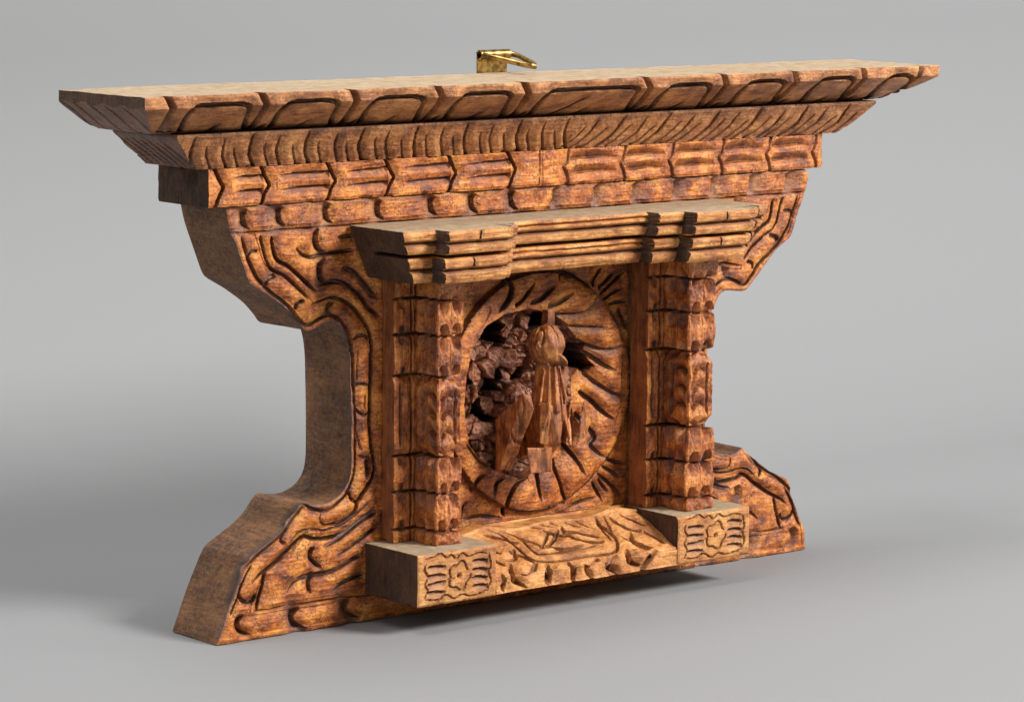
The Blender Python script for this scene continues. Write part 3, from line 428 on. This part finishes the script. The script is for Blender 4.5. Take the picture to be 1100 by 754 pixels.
# low saddle in the middle of the sill
py = np.where(Sg <= 0, -.8 - Sg * 1.0, np.where(Sg < Ls, -.8 - 2.4 * Sg / Ls, -3.2)); pz = np.where(Sg <= 0, 3.0, np.where(Sg < Ls, 3.0 - 1.25 * Sg / Ls, 1.75 - (Sg - Ls)))
hump = .22 * np.exp(-((np.abs(Xg) - 3.3) / .8) ** 2) + .10 * np.exp(-(Xg / .9) ** 2) - .12
pz = np.where(Sg <= 0, 3.0 + .06, pz) + hump * np.clip(1 - Sg / 1.6, 0, 1) ** 1.5
w = np.clip((Sg - Ls) / .1 + .5, 0, 1)
V = np.stack([Xg, py + D * (.46 * (1 - w) + w), pz - D * .88 * (1 - w)], 1)
nx, ns = len(xs), len(ss); G = np.arange(nx * ns).reshape(nx, ns)
q = np.stack([G[:-1, :-1], G[:-1, 1:], G[1:, 1:], G[1:, :-1]], -1).reshape(-1, 4)
b0 = len(V); bot = np.stack([xs, np.full(nx, -.02), np.full(nx, 1.09)], 1); topb = np.stack([xs, np.full(nx, -.02), np.full(nx, 3.05)], 1)
V = np.concatenate([V, bot, topb]); bi = b0 + np.arange(nx); ti = bi + nx
q2 = np.stack([G[:-1, -1], bi[:-1], bi[1:], G[1:, -1]], -1); q3 = np.stack([bi[:-1], ti[:-1], ti[1:], bi[1:]], -1); q4 = np.stack([ti[:-1], G[:-1, 0], G[1:, 0], ti[1:]], -1)
FQ = [list(r) for r in np.concatenate([q, q2, q3, q4]).tolist()]
FQ.append([int(a) for a in G[0, ::-1]] + [int(ti[0]), int(bi[0])]); FQ.append([int(a) for a in G[-1, :]] + [int(bi[-1]), int(ti[-1])])
fmq = [0] * (len(FQ) - 2) + [1, 1]
sill = mesh_obj('sill', V, FQ, [W_LIGHT, W_SAWN], fmq, np.concatenate([f.S, np.zeros(2 * nx)]), np.concatenate([.6 * f.X, np.zeros(2 * nx)]), root, smooth_shade=False)

# ---- plinth blocks
def block(x0, x1, seed):
    def disp(face, h, z):
        f = Field(h, z)
        if face == 'f':
            u = (h - x0) / (x1 - x0); v = (z - 1.06) / (3.0 - 1.06); W = x1 - x0; H = 1.94
            fx = lambda a: x0 + a * W
            fz = lambda b: 1.06 + b * H
            # carved frame, scalloped outline
            f.gouge([(fx(.07), fz(.90)), (fx(.22), fz(.95)), (fx(.30), fz(.98)), (fx(.35), fz(.9)), (fx(.42), fz(.94)), (fx(.48), fz(.86)), (fx(.56), fz(.94)), (fx(.64), fz(.86)), (fx(.78), fz(.9)), (fx(.9), fz(.84))], .03, .06, .11, .1, .1, .6)
            f.gouge([(fx(.9), fz(.86)), (fx(.93), fz(.62)), (fx(.9), fz(.5)), (fx(.93), fz(.3)), (fx(.88), fz(.14))], .03, .07, .12, .1, .1, .6)
            f.gouge([(fx(.1), fz(.82)), (fx(.08), fz(.7)), (fx(.12), fz(.56)), (fx(.08), fz(.42)), (fx(.12), fz(.3)), (fx(.08), fz(.14))], .07, .03, .12, .1, .1, .6)
            f.gouge([(fx(.08), fz(.12)), (fx(.25), fz(.1)), (fx(.36), fz(.16)), (fx(.46), fz(.06)), (fx(.56), fz(.13)), (fx(.68), fz(.07)), (fx(.9), fz(.13))], .06, .03, .12, .1, .1, .6)
            for i, b in enumerate((.24, .40, .56, .73)):
                f.gouge([(fx(.12), fz(b + .01)), (fx(.24), fz(b + .02)), (fx(.35), fz(b - .01 + .05 * (i == 1)))], .05, .24, .19, .1, .2, .8)
                f.gouge([(fx(.68), fz(b + .02)), (fx(.78), fz(b + .03)), (fx(.89), fz(b - .01))], .05, .24, .19, .2, .1, .8)
            c = (fx(.52), fz(.5)); rr = .5
            ring = [(c[0] + rr * (1 + .13 * math.cos(5 * a)) * math.cos(a) * .95, c[1] + rr * (1 + .13 * math.cos(5 * a)) * math.sin(a)) for a in np.linspace(.3, 2 * math.pi + .1, 26)]
            f.gouge(ring, .04, .07, .12, .05, .05, .6)
            r = np.hypot(h - c[0], z - c[1])
            f.D = f.D - .07 * np.clip(1 - (r / .4) ** 2, 0, 1); f.D = np.maximum(f.D, .24 * np.clip(1 - r / .13, 0, 1)); f.S = np.maximum(f.S, .9 * (r < .075))
            f.gouge([(fx(.36), fz(.46)), (fx(.42), fz(.47)), (fx(.47), fz(.48))], .03, .03, .06)
            d = f.D + .05 * np.clip(1 - np.minimum.reduce([h - x0, x1 - h, z - 1.06, 3.0 - z]) / .07, 0, 1)
            return d, f.S, f.X
        P = np.stack([h, z, 0 * h + seed], 1)
        return .03 * vnoise(P * np.array([3, .4, 1]), 2.5, seed), 0 * h
    r = lambda z: (x0, x1, -3.23, -.01)
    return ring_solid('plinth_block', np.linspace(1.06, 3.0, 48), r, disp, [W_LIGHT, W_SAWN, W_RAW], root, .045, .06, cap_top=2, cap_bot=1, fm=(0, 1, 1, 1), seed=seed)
block(-8.38, -4.66, 3); block(4.58, 8.42, 5)

# ---- columns and the flat pilasters beside them
tiers = [(3.02, 3.5, 'plain'), (3.5, 4.92, 'petal'), (4.92, 6.28, 'petal'), (6.28, 9.32, 'shaft'), (9.32, 10.85, 'petal'), (10.85, 12.2, 'petal'), (12.2, 12.98, 'plain')]
def petals(f, h, z, c0, c1, z0, z1, n, rs):
    w = (c1 - c0) / n
    for i in range(n):
        cx = c0 + w * (i + .5) + rs.uniform(-.03, .03)
        f.gouge([(cx, z1 + .02), (cx + rs.uniform(-.02, .02), z1 - .62)], w * .47, w * .47, .3, 0, .75, .12, False)
        f.gouge([(cx, z0 + .46), (cx + rs.uniform(-.02, .02), z0 - .02)], w * .42, w * .42, .38, .6, 0, .7, False)
    for i in range(1, n):
        cx = c0 + w * i
        f.gouge([(cx, z1), (cx, z0 + .3)], .03, .03, .03, .1, .4, .1)
def column(x0, x1, yf, yb, seed):
    rs = random.Random(seed)
    offs = {t: (rs.uniform(-.05, .05), rs.uniform(-.05, .05)) for t in range(7)}
    def disp(face, h, z):
        f = Field(h, z); c0, c1 = (x0, x1) if face == 'f' else (yf, yb)
        D = np.zeros_like(h)
        rs2 = random.Random(seed + ord(face))
        for k, (a, b, kind) in enumerate(tiers):
            m = (z >= a) & (z <= b); t = np.clip((z - a) / (b - a), 0, 1)
            D = D + m * (.03 + offs[k][0] * (face == 'f') + offs[k][1] * (face != 'f'))
            if kind == 'petal':
                D = np.where(m, D + .07 * (1 - np.sin(np.pi * np.clip(t * 1.02, 0, 1)) ** .6), D)
                petals(f, h, z, c0 + .06, c1 - .06, a, b, 2, rs2)
            elif kind == 'shaft':
                ch = .3 * np.clip(1 - (z - a) / .5, 0, 1) + .3 * np.clip(1 - (b - z) / .5, 0, 1)
                D = np.where(m, D + .06 + ch, D)
                w = c1 - c0
                for s in (-1, 1):
                    cc = (c0 + c1) / 2 + s * w * .27
                    f.gouge([(cc, a + .45), (cc, b - .45)], *((.05, .22) if s < 0 else (.22, .05)), .15, .1, .1, .35)
                hm = (c0 + c1) / 2
                for q, zc in enumerate((a + .75, a + 1.45, a + 2.15)):
                    f.gouge([(hm - w * .22, zc - .1), (hm - w * .13, zc + .12), (hm, zc + .2), (hm + w * .13, zc + .12), (hm + w * .22, zc - .1)], .42, .04, .2, .12, .12, .5)
        for a, b, kind in tiers[1:]:
            f.D = np.maximum(f.D, .26 * np.exp(-((z - a + .05 * vnoise(np.stack([h, 0 * z, 0 * z], 1), 4, seed)) / .045) ** 2)); f.S = np.maximum(f.S, .8 * np.exp(-((z - a) / .05) ** 2))
        corner = np.minimum(h - c0, c1 - h)
        D = D + f.D * (1.25 if face != 'f' else 1) + .6 * f.R + .03 * np.clip(1 - corner / .06, 0, 1) ** 2
        P = np.stack([h, z, 0 * h + seed + ord(face)], 1)
        D = D + .03 * vnoise(P, 2.2, seed) + 1.2 * tool(P[:, [1, 0, 2]], seed)
        return D, f.S, .5 * f.X
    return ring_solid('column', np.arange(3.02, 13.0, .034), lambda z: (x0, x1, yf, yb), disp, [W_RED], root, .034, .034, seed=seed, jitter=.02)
def pilaster(x0, x1, yf, seed, jx0):
    rs = random.Random(seed)
    def disp(face, h, z):
        f = Field(h, z); D = 0 * h
        P = np.stack([h, z, 0 * h + seed], 1)
        if face == 'f':
            for k, (a, b, kind) in enumerate(tiers):
                m = (z >= a) & (z <= b); t = np.clip((z - a) / (b - a), 0, 1)
                if kind == 'petal':
                    D = np.where(m, D + .06 * (1 - np.sin(np.pi * t) ** .6), D)
                    for cx in (x0 + .38, x1 - .38):
                        f.gouge([(cx, b - .02), (cx, b - .4)], .2, .2, .12, 0, .6, .3); f.gouge([(cx + .04, a + .35), (cx + .04, a + .02)], .17, .17, .17, .5, 0, .8)
                elif kind == 'shaft':
                    for cx in (x0 + .3, x1 - .3):
                        f.gouge([(cx, a + .3), (cx, b - .25)], .06, .1, .13, .1, .1, .6)
                    D = np.where(m, D + .18 * np.clip(1 - (b - z) / .35, 0, 1) + .1 * np.clip(1 - (z - a) / .3, 0, 1), D)
            for a, b, kind in tiers[1:]:
                f.D = np.maximum(f.D, .16 * np.exp(-((z - a) / .045) ** 2)); f.S = np.maximum(f.S, .95 * np.exp(-((z - a) / .06) ** 2))
            jx = np.exp(-((h - jx0) / .035) ** 2); D = D + f.D + .8 * f.R + .03 * vnoise(P, 3, seed) + tool(P[:, [1, 0, 2]], seed) + .3 * jx
            return D, np.maximum(f.S, jx), .5 * f.X
        notch = sum(.09 * np.exp(-((z - a) / .07) ** 2) for a, b, k in tiers[1:])
        edge = np.clip(1 - (h - yf) / .35, 0, 1)
        notch = notch * .0; notch = notch + 0 * h
        return .0 * edge + .02 * vnoise(P * np.array([1, .3, 1]), 6, seed), .5 * notch / .09 * edge
    return ring_solid('pilaster', np.arange(3.02, 13.0, .036), lambda z: (x0, x1, yf, -.03), disp, [W_RED, W_CHEEK], root, .036, .05, fm=(0, 1, 0, 1), seed=seed)
column(-6.78, -5.42, -2.25, -.86, 11); column(5.47, 7.05, -2.66, -1.1, 12)
pilaster(-7.62, -4.75, -.78, 13, -6.80); pilaster(4.78, 7.7, -1.08, 14, 5.44)

# ---- lintel over the columns: stepped plan, two tiers of mouldings, slit between
def lintel_rect(z):
    t = (14.98 - z) / 2.0
    return (-9.19 + .9 * t, 9.19 - .95 * t, -3.98 + .4 * t, -.02)
def lin_disp(face, h, z):
    f = Field(h, z); t = (14.98 - z) / 2.0; P = np.stack([h, z, 0 * h], 1)
    if face == 'f':
        w = .07 * vnoise(P, 2.2, 4)
        hh = h + w; sh = t * .3
        d = np.full_like(h, 1.3)
        def seg(a, b, dep, e=.03):
            nonlocal d
            m = np.clip((hh - a) / e, 0, 1) * np.clip((b - hh) / e, 0, 1)
            d = np.where(m > 0, d * (1 - m) + dep * m, d)
        # left: outer block, proud block, middle block, recessed run; right the same mirrored
        tier2 = z < 14.02
        seg(-9.9, -7.6 + sh, .72)
        seg(-7.66 + sh, -4.5 - .15 * np.mean(0), 0.0)
        seg(-4.5, -3.9, .35, .12); seg(-3.95, -3.4, .85, .2)
        seg(3.3, 4.66, .68); seg(4.66, 7.9 - sh, 0.0); seg(7.9 - sh, 8.45 - sh, .36, .15); seg(8.45 - sh, 9.8, .72, .25)
        sh2 = np.where(tier2, .16, 0) * (np.abs(hh) < 4.6)
        mid = (np.abs(hh) < 3.35)
        # moulding profile per tier
        zt = np.where(tier2, z - 13.0, z - 14.03) / .97
        zt = zt + .012 * vnoise(P * np.array([1, 0, 1]), 1.1, 14) + .01 * vnoise(P * np.array([1, 0, 1]), 3.1, 15)
        prof = .24 * np.clip(1 - np.abs(zt - .50) / .12, 0, 1) + .13 * np.clip(np.abs(zt - .26) / .26 - .35, 0, 1) * (zt < .5) + .07 * np.clip((zt - .86) / .14, 0, 1)
        prof = prof + np.where(mid & (zt > .55), .16 * np.clip(1 - np.abs(zt - .78) / .07, 0, 1), 0) + .9 * tool(P * np.array([.35, 1.5, 1]), 16)
        wavy = .012 * vnoise(P * np.array([.5, 2, 1]), 2, 9)
        slit = np.exp(-((z - 14.02 - .015 * vnoise(P, 1.2, 2)) / .045) ** 2)
        d = d + prof + wavy + .75 * slit + np.where(tier2, .10, 0) + .02 * vnoise(P, 4, 3)
        # knife nicks on the blocks
        for cx in (-6.1, 6.25):
            f.gouge([(cx, 14.95), (cx + .03, 14.5)], .03, .05, .1, .2, .1, 1.0); f.gouge([(cx - .05, 13.95), (cx, 13.5)], .03, .05, .09, .2, .1, 1.0)
        st = np.maximum(.9 * np.exp(-((zt - .50) / .06) ** 2) * .8, slit)
        return d + f.D, np.maximum(f.S, st), .8 * np.exp(-((zt - .42) / .07) ** 2)
    slit = np.exp(-((z - 14.02) / .045) ** 2) * np.clip((-.9 - h) / .3, 0, 1)
    return .04 * vnoise(P * np.array([3.5, .35, 1]), 2, 7) + .5 * slit, slit
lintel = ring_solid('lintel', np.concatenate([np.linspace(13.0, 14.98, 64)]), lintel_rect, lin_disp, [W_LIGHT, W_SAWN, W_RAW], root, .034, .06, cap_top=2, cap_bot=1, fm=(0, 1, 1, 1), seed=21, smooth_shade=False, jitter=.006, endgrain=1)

# ---- toothed beam
seps_l = [-15.0, -12.98, -10.0, -7.3, -4.3, -1.4]; seps_r = [1.3, 4.25, 6.8, 9.5, 12.15, 14.75]
def beam3_disp(face, h, z):
    f = Field(h, z); P = np.stack([h, z, 0 * h], 1)
    if face == 'f':
        b, t = 15.98, 17.32; zm = 16.65
        for x in seps_l: f.gouge([(x - .18, t + .05), (x + .08, zm + .25), (x + .22, zm), (x + .04, zm - .3), (x - .12, b - .05)], .05, .16, .3, 0, 0)
        for x in seps_r: f.gouge([(x + .1, t + .05), (x, zm + .25), (x - .18, zm), (x - .02, zm - .3), (x + .06, b - .05)], .16, .04, .1, 0, 0, .6)
        L = seps_l + [-.1]
        for a, c in zip(L[:-1], L[1:]):
            if c == -.1: continue
            for zz in (zm + .32, zm - .2):
                f.gouge([(c - .1, zz + .06), ((a + c) / 2, zz + .03), (a + .62, zz - .02)], .3, .05, .2, .03, .6, .55)
        Rr = seps_r
        for a, c in zip(Rr[:-1], Rr[1:]):
            for zz in (zm + .3, zm - .25):
                f.gouge([(a + .15, zz - .02), ((a + c) / 2, zz + .04), (c - .4, zz)], .3, .05, .2, .15, .5, .55)
        f.gouge([(-.05, t), (-.07, b)], .02, .02, .08, 0, 0)
        wave = .05 * np.sin((z - b) / (t - b) * np.pi * 3)
        bev = np.clip((h - 14.95) / .6, 0, 1) * .35
        return f.D + f.R + tool(P, 9) + .04 * vnoise(P, 1.4, 2) + .05 * np.clip(1 - (z - b) / .08, 0, 1) + bev, f.S, f.X
    if face == 'l':
        r = np.hypot((h - 1.0) / .55, (z - 17.1) / .5)
        return .25 * np.clip(1 - r, 0, 1) + .015 * vnoise(P, 5, 3), 0 * h
    return .06 * vnoise(P, 2.5, 3), 0 * h
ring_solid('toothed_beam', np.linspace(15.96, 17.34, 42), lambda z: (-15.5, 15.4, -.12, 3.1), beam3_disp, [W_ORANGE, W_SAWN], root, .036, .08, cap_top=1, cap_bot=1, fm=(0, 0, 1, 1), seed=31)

# ---- reeded moulding (sloping in toward the bottom)
def reed_rect(z):
    t = (z - 17.38) / 1.2; t = max(0, min(1, t)); e = t ** .9
    return (-16.02 - 1.4 * e, 16.02 + 1.4 * e, -.16 - .78 * e, 3.2)
reeds = []
xx = -16.6; k = 0
while xx < 16.6:
    reeds.append((xx, k)); xx += .62 + .12 * math.sin(k * 2.3); k += 1
def reed_disp(face, h, z):
    f = Field(h, z); P = np.stack([h, z, 0 * h], 1)
    if face == 'f':
        for x, k in reeds:
            s = 1 if x < 1.0 else -1
            top = (18.62, 18.25, 18.5, 18.15)[k % 4]; ww = (.10, .06, .08, .06)[k % 4]
            if s > 0: f.gouge([(x, top), (x + .14, 17.95), (x + .36, 17.6), (x + .55, 17.36)], ww * .5, ww * 1.4, .14 + .06 * (k % 4 == 0), .25, 0, .75)
            else: f.gouge([(x + .3, top), (x + .1, 17.95), (x - .25, 17.6), (x - .6, 17.36)], ww * 1.3, ww * .8, .13 + .05 * (k % 4 == 0), .25, 0, .5)
    else:
        for k, y in enumerate(np.arange(.0, 3.2, .45)):
            f.gouge([(y + .5, 18.4), (y + .15, 17.9), (y - .1, 17.4)], .05, .07, .1, .3, .1, .8)
    return f.D + f.R + tool(P, 8) + .03 * vnoise(P, 1.8, 6), f.S + .3 * np.clip((z - 18.35) / .2, 0, 1), f.X * (h > 1 if face == 'f' else 0)
ring_solid('reeded_moulding', np.linspace(17.36, 18.68, 38), reed_rect, reed_disp, [W_BROWN, W_SAWN, W_END_SHADE], root, .036, .08, cap_top=1, cap_bot=1, fm=(0, 0, 1, 2), seed=41)

# ---- top shelf with cartouches
def shelf_rect(z):
    t = max(0, min(1, (z - 18.70) / 1.02)); e = t ** .8
    return (-18.05 - 1.62 * e, 18.05 + 1.62 * e, -.42 - 1.92 * e, 3.15)
NT = [((-18.7, 20.2), (-17.9, 18.6)), ((-14.73, 20.2), (-13.96, 18.6)), ((-10.76, 20.2), (-9.93, 18.6)), ((-6.86, 20.2), (-6.04, 18.6)), ((-2.75, 20.2), (-1.8, 18.6)), ((3.36, 20.2), (4.3, 18.6)), ((7.48, 20.2), (8.2, 18.6)), ((11.35, 20.2), (11.9, 18.6)), ((15.25, 20.2), (15.77, 18.6)), ((18.75, 20.2), (18.4, 18.6))]
OV = [(-17.85, -15.0), (-13.9, -11.15), (-9.95, -7.2), (-5.9, -3.1), (-1.75, 3.25), (4.35, 7.05), (8.6, 11.1), (12.6, 15.0), (16.5, 18.4)]
def shelf_disp(face, h, z):
    f = Field(h, z); P = np.stack([h, z, 0 * h], 1)
    if face == 'f':
        for a, b in NT:
            f.gouge([a, ((a[0] + b[0]) / 2 - .08, 19.5), b], .2, .17, .5, 0, 0, .45)
            f.gouge([(b[0] + .35, 18.95), (b[0] + .35, 18.6)], .12, .2, .35, .5, 0, .9)
        for a, b in OV:
            sh = .35
            f.gouge([(a + .8, 18.68), (a + .5, 19.0), (a + .28, 19.4), (a + .34, 19.7), (a + .7, 19.8), ((a + b) / 2, 19.82), (b - .45, 19.8), (b - .08, 19.66), (b + .14, 19.35), (b + .42, 19.05), (b + .85, 18.7)], .06, .19, .38, .03, .03, .8)
            xm = (a + b) / 2 + .5
            f.gouge([(xm + .25, 19.05), (xm, 18.6)], .06, .12, .2, .5, 0, 1)
        if True:
            f.gouge([(.9, 19.5), (.4, 19.1), (0, 18.7)], .06, .12, .16, .3, 0, .9)
        notch = 0
        return f.D + f.R + tool(P, 6) + .04 * vnoise(P, 1.3, 8) + .03 * np.clip(1 - np.abs(z - 20.14) / .05, 0, 1), f.S, .6 * f.X
    if face == 'l' or face == 'r':
        for y in (-1.0, .1, 1.1, 2.1, 2.8):
            f.gouge([(y + .1, 19.75), (y + .0, 19.3), (y + .35, 18.7)], .09, .06, .14, .2, .1, .5)
        return f.D + .02 * vnoise(P, 2.5, 6), f.S
    return None
def shelf_tilt(V):
    V = V.copy(); top = V[:, 2] > 20.1
    P = V * np.array([1, 1, 0])
    V[top, 2] += (.012 * vnoise(P, 2.5, 3) + .02 * vnoise(P, .4, 5))[top]
    return V
shelf = ring_solid('top_shelf', np.concatenate([np.linspace(18.70, 19.7, 32), np.linspace(19.73, 20.14, 12)]), shelf_rect, shelf_disp, [W_BROWN, W_SAWN, W_RAW, W_END_SHADE], root, .036, .08, cap_top=2, cap_bot=1, fm=(0, 0, 1, 3), tilt=shelf_tilt, seed=51)

c_ = np.zeros(len(shelf.data.polygons) * 3); shelf.data.polygons.foreach_get('center', c_); c_ = c_.reshape(-1, 3) / CM
n_ = np.zeros(len(c_) * 3); shelf.data.polygons.foreach_get('normal', n_); n_ = n_.reshape(-1, 3)
mi_ = np.zeros(len(c_), np.int32); shelf.data.polygons.foreach_get('material_index', mi_)
mi_[(mi_ == 3) & (c_[:, 2] > 19.76 + .05 * np.sin(c_[:, 1] * 5))] = 1; shelf.data.polygons.foreach_set('material_index', mi_)

# ------------------------------------------------------------ brass hanger on the back
brass = bpy.data.materials.new('worn_brass'); brass.use_nodes = True
b = brass.node_tree.nodes['Principled BSDF']; b.inputs['Base Color'].default_value = (.52, .33, .10, 1); b.inputs['Metallic'].default_value = 1; b.inputs['Roughness'].default_value = .34
nn = brass.node_tree.nodes.new('ShaderNodeTexNoise'); nn.inputs['Scale'].default_value = 400
tcb = brass.node_tree.nodes.new('ShaderNodeTexCoord'); brass.node_tree.links.new(tcb.outputs['Object'], nn.inputs['Vector'])
cr = brass.node_tree.nodes.new('ShaderNodeValToRGB'); cr.color_ramp.elements[0].position = .35; cr.color_ramp.elements[0].color = (.20, .115, .035, 1); cr.color_ramp.elements[1].position = .6; cr.color_ramp.elements[1].color = (.52, .34, .11, 1)
brass.node_tree.links.new(nn.outputs[0], cr.inputs[0]); brass.node_tree.links.new(cr.outputs[0], b.inputs['Base Color'])
hanger = bpy.data.objects.new('hanger', None); COL.objects.link(hanger); hanger.parent = root
def bm_obj(name, bm, mats, parent, sm=True):
    me = bpy.data.meshes.new(name); bmesh.ops.scale(bm, vec=(CM, CM, CM), verts=bm.verts); bmesh.ops.recalc_face_normals(bm, faces=bm.faces)
    bm.to_mesh(me); bm.free()
    for m in mats: me.materials.append(m)
    me.polygons.foreach_set('use_smooth', np.full(len(me.polygons), sm))
    o = bpy.data.objects.new(name, me); COL.objects.link(o); o.parent = parent; return o
def sweep(path, prof, closed=False):
    """prof points (a,b) carried along path"""
    bm = bmesh.new(); P = [Vector(p) for p in path]; n = len(P); rings = []
    for i, p in enumerate(P):
        t = (P[(i + 1) % n] - P[i - 1]) if closed else (P[min(i + 1, n - 1)] - P[max(i - 1, 0)])
        t.normalize(); up = Vector((0, 0, 1)); s = t.cross(up); s = s.normalized() if s.length > 1e-3 else Vector((1, 0, 0)); u = s.cross(t)
        rings.append([bm.verts.new(p + s * a + u * c) for a, c in prof])
    m = len(prof)
    for i in range(n if closed else n - 1):
        for j in range(m): bm.faces.new([rings[i][j], rings[i][(j + 1) % m], rings[(i + 1) % n][(j + 1) % m], rings[(i + 1) % n][j]])
    if not closed: bm.faces.new(rings[0]); bm.faces.new(rings[-1])
    return bm
# strap: runs up the back of the shelf, rolls over the ring's bar
px_, yb = (-.5, 1.0), 3.28
prof = [(yb, 18.9)] + [(yb, z) for z in np.linspace(19.2, 20.75, 5)]
cy_, cz_, rr = yb - .17 + .02, 20.86, .19
arc = [(cy_ + rr * math.cos(a), cz_ + rr * math.sin(a)) for a in np.linspace(0, math.pi * 1.55, 16)]
outer = prof + arc; th = .05
bm = bmesh.new()
def offs(pts, t):
    o = []
    for i, p in enumerate(pts):
        a = pts[max(i - 1, 0)]; c = pts[min(i + 1, len(pts) - 1)]; d = (c[0] - a[0], c[1] - a[1]); l = math.hypot(*d); o.append((p[0] - d[1] / l * t, p[1] + d[0] / l * t))
    return o
inner = offs(outer, th); loop = outer + inner[::-1]; nl = len(loop)
A = [bm.verts.new((px_[0] + .03 * (i % 3 == 0), y, z)) for i, (y, z) in enumerate(loop)]; Bv = [bm.verts.new((px_[1], y, z)) for y, z in loop]
for i in range(nl): bm.faces.new([A[i], A[(i + 1) % nl], Bv[(i + 1) % nl], Bv[i]])
no_ = len(outer)
for i in range(no_ - 1):
    for Q in (A, Bv): bm.faces.new([Q[i], Q[i + 1], Q[nl - 2 - i], Q[nl - 1 - i]])
bm_obj('strap', bm, [brass], hanger, False)
cor = [(-.36, 3.12, 20.86), (.3, 3.12, 20.86), (.98, 3.12, 20.86), (1.14, 2.98, 20.84), (1.12, 2.7, 20.8), (1.02, 1.9, 20.62), (.94, 1.45, 20.52), (.75, 1.2, 20.47), (.5, 1.28, 20.5), (.3, 1.7, 20.58), (-.1, 2.4, 20.74), (-.42, 2.95, 20.85)]
cc = [(p[0], p[1] , p[2]) for p in cor]
prof8 = [(.07 * math.cos(a), .11 * math.sin(a)) for a in np.linspace(0, 2 * math.pi, 9)[:-1]]
bm_obj('ring', sweep(cc, prof8, True), [brass], hanger)

# ------------------------------------------------------------ grey paper sweep
paper = bpy.data.materials.new('grey_backdrop_paper'); paper.use_nodes = True
pb = paper.node_tree.nodes['Principled BSDF']; pb.inputs['Base Color'].default_value = (.240, .241, .244, 1); pb.inputs['Roughness'].default_value = .85
bm = bmesh.new(); R = 22.0; ys = [-260, -120, -60, -20, 0, 8]; prof = [(y, 0) for y in ys]
Y0 = 14.0
for a in np.linspace(0, math.pi / 2 * .93, 28): prof.append((Y0 + R * math.sin(a), R * (1 - math.cos(a))))
ty, tz = math.cos(math.pi / 2 * .93), math.sin(math.pi / 2 * .93); ly, lz = prof[-1]
prof.append((ly + ty * 160, lz + tz * 160))
rows = [[bm.verts.new((x, y, z)) for y, z in prof] for x in (-220, -110, 0, 110, 220, 330)]
for r0, r1 in zip(rows[:-1], rows[1:]):
    for i in range(len(prof) - 1): bm.faces.new([r0[i], r1[i], r1[i + 1], r0[i + 1]])
sweep_o = bm_obj('backdrop', bm, [paper], None)
sweep_o['kind'] = 'structure'; sweep_o.location.z = -.0004
for fx in sweep_o.data.polygons:
    if fx.normal.z < -.1: sweep_o.data.flip_normals(); break

# ------------------------------------------------------------ studio lamps, plus an added fill
def area(name, loc, target, size, power, col=(1, 1, 1), sy=None):
    l = bpy.data.lights.new(name, 'AREA'); l.energy = power; l.color = col; l.size = size
    if sy: l.shape = 'RECTANGLE'; l.size_y = sy
    o = bpy.data.objects.new(name, l); COL.objects.link(o); o.location = loc
    o.rotation_euler = (Vector(target) - Vector(loc)).to_track_quat('-Z', 'Y').to_euler(); return o
area('key_softbox', (.75, -1.25, 1.2), (0, 0, .1), .55, 52, (1, .99, .975))
area('side_softbox', (1.6, -.7, .5), (0, 0, .1), .6, 7, (1, .99, .97))
area('top_softbox', (-.5, .1, 1.4), (0, 0, .1), .8, 17, (1, .99, .98))
area('added_fill', (-1.5, -.9, .7), (0, 0, .1), .9, 2.8, (1, .99, .97))  # unseen fill added to lift the left-facing sides
AMB = .13

w = bpy.data.worlds.new('World'); scene.world = w; w.use_nodes = True
w.node_tree.nodes['Background'].inputs[0].default_value = (1, .995, .985, 1); w.node_tree.nodes['Background'].inputs[1].default_value = AMB

# ------------------------------------------------------------ camera
cd = bpy.data.cameras.new('camera'); cam = bpy.data.objects.new('camera', cd); COL.objects.link(cam); scene.camera = cam
cd.sensor_width = 36; cd.lens = 121.542; cd.clip_start = .05; cd.clip_end = 50
from mathutils import Matrix
Mx = Matrix([[0.768484, -0.639808, 0.008791], [0.080732, 0.110579, 0.990583], [-0.634755, -0.760538, 0.136631]]).transposed().to_4x4(); Mx.translation = Vector([-0.857255, -1.011497, 0.27841]); cam.matrix_world = Mx
scene.view_settings.view_transform = 'Standard'; scene.view_settings.look = 'None'; scene.view_settings.exposure = 0; scene.view_settings.gamma = 1
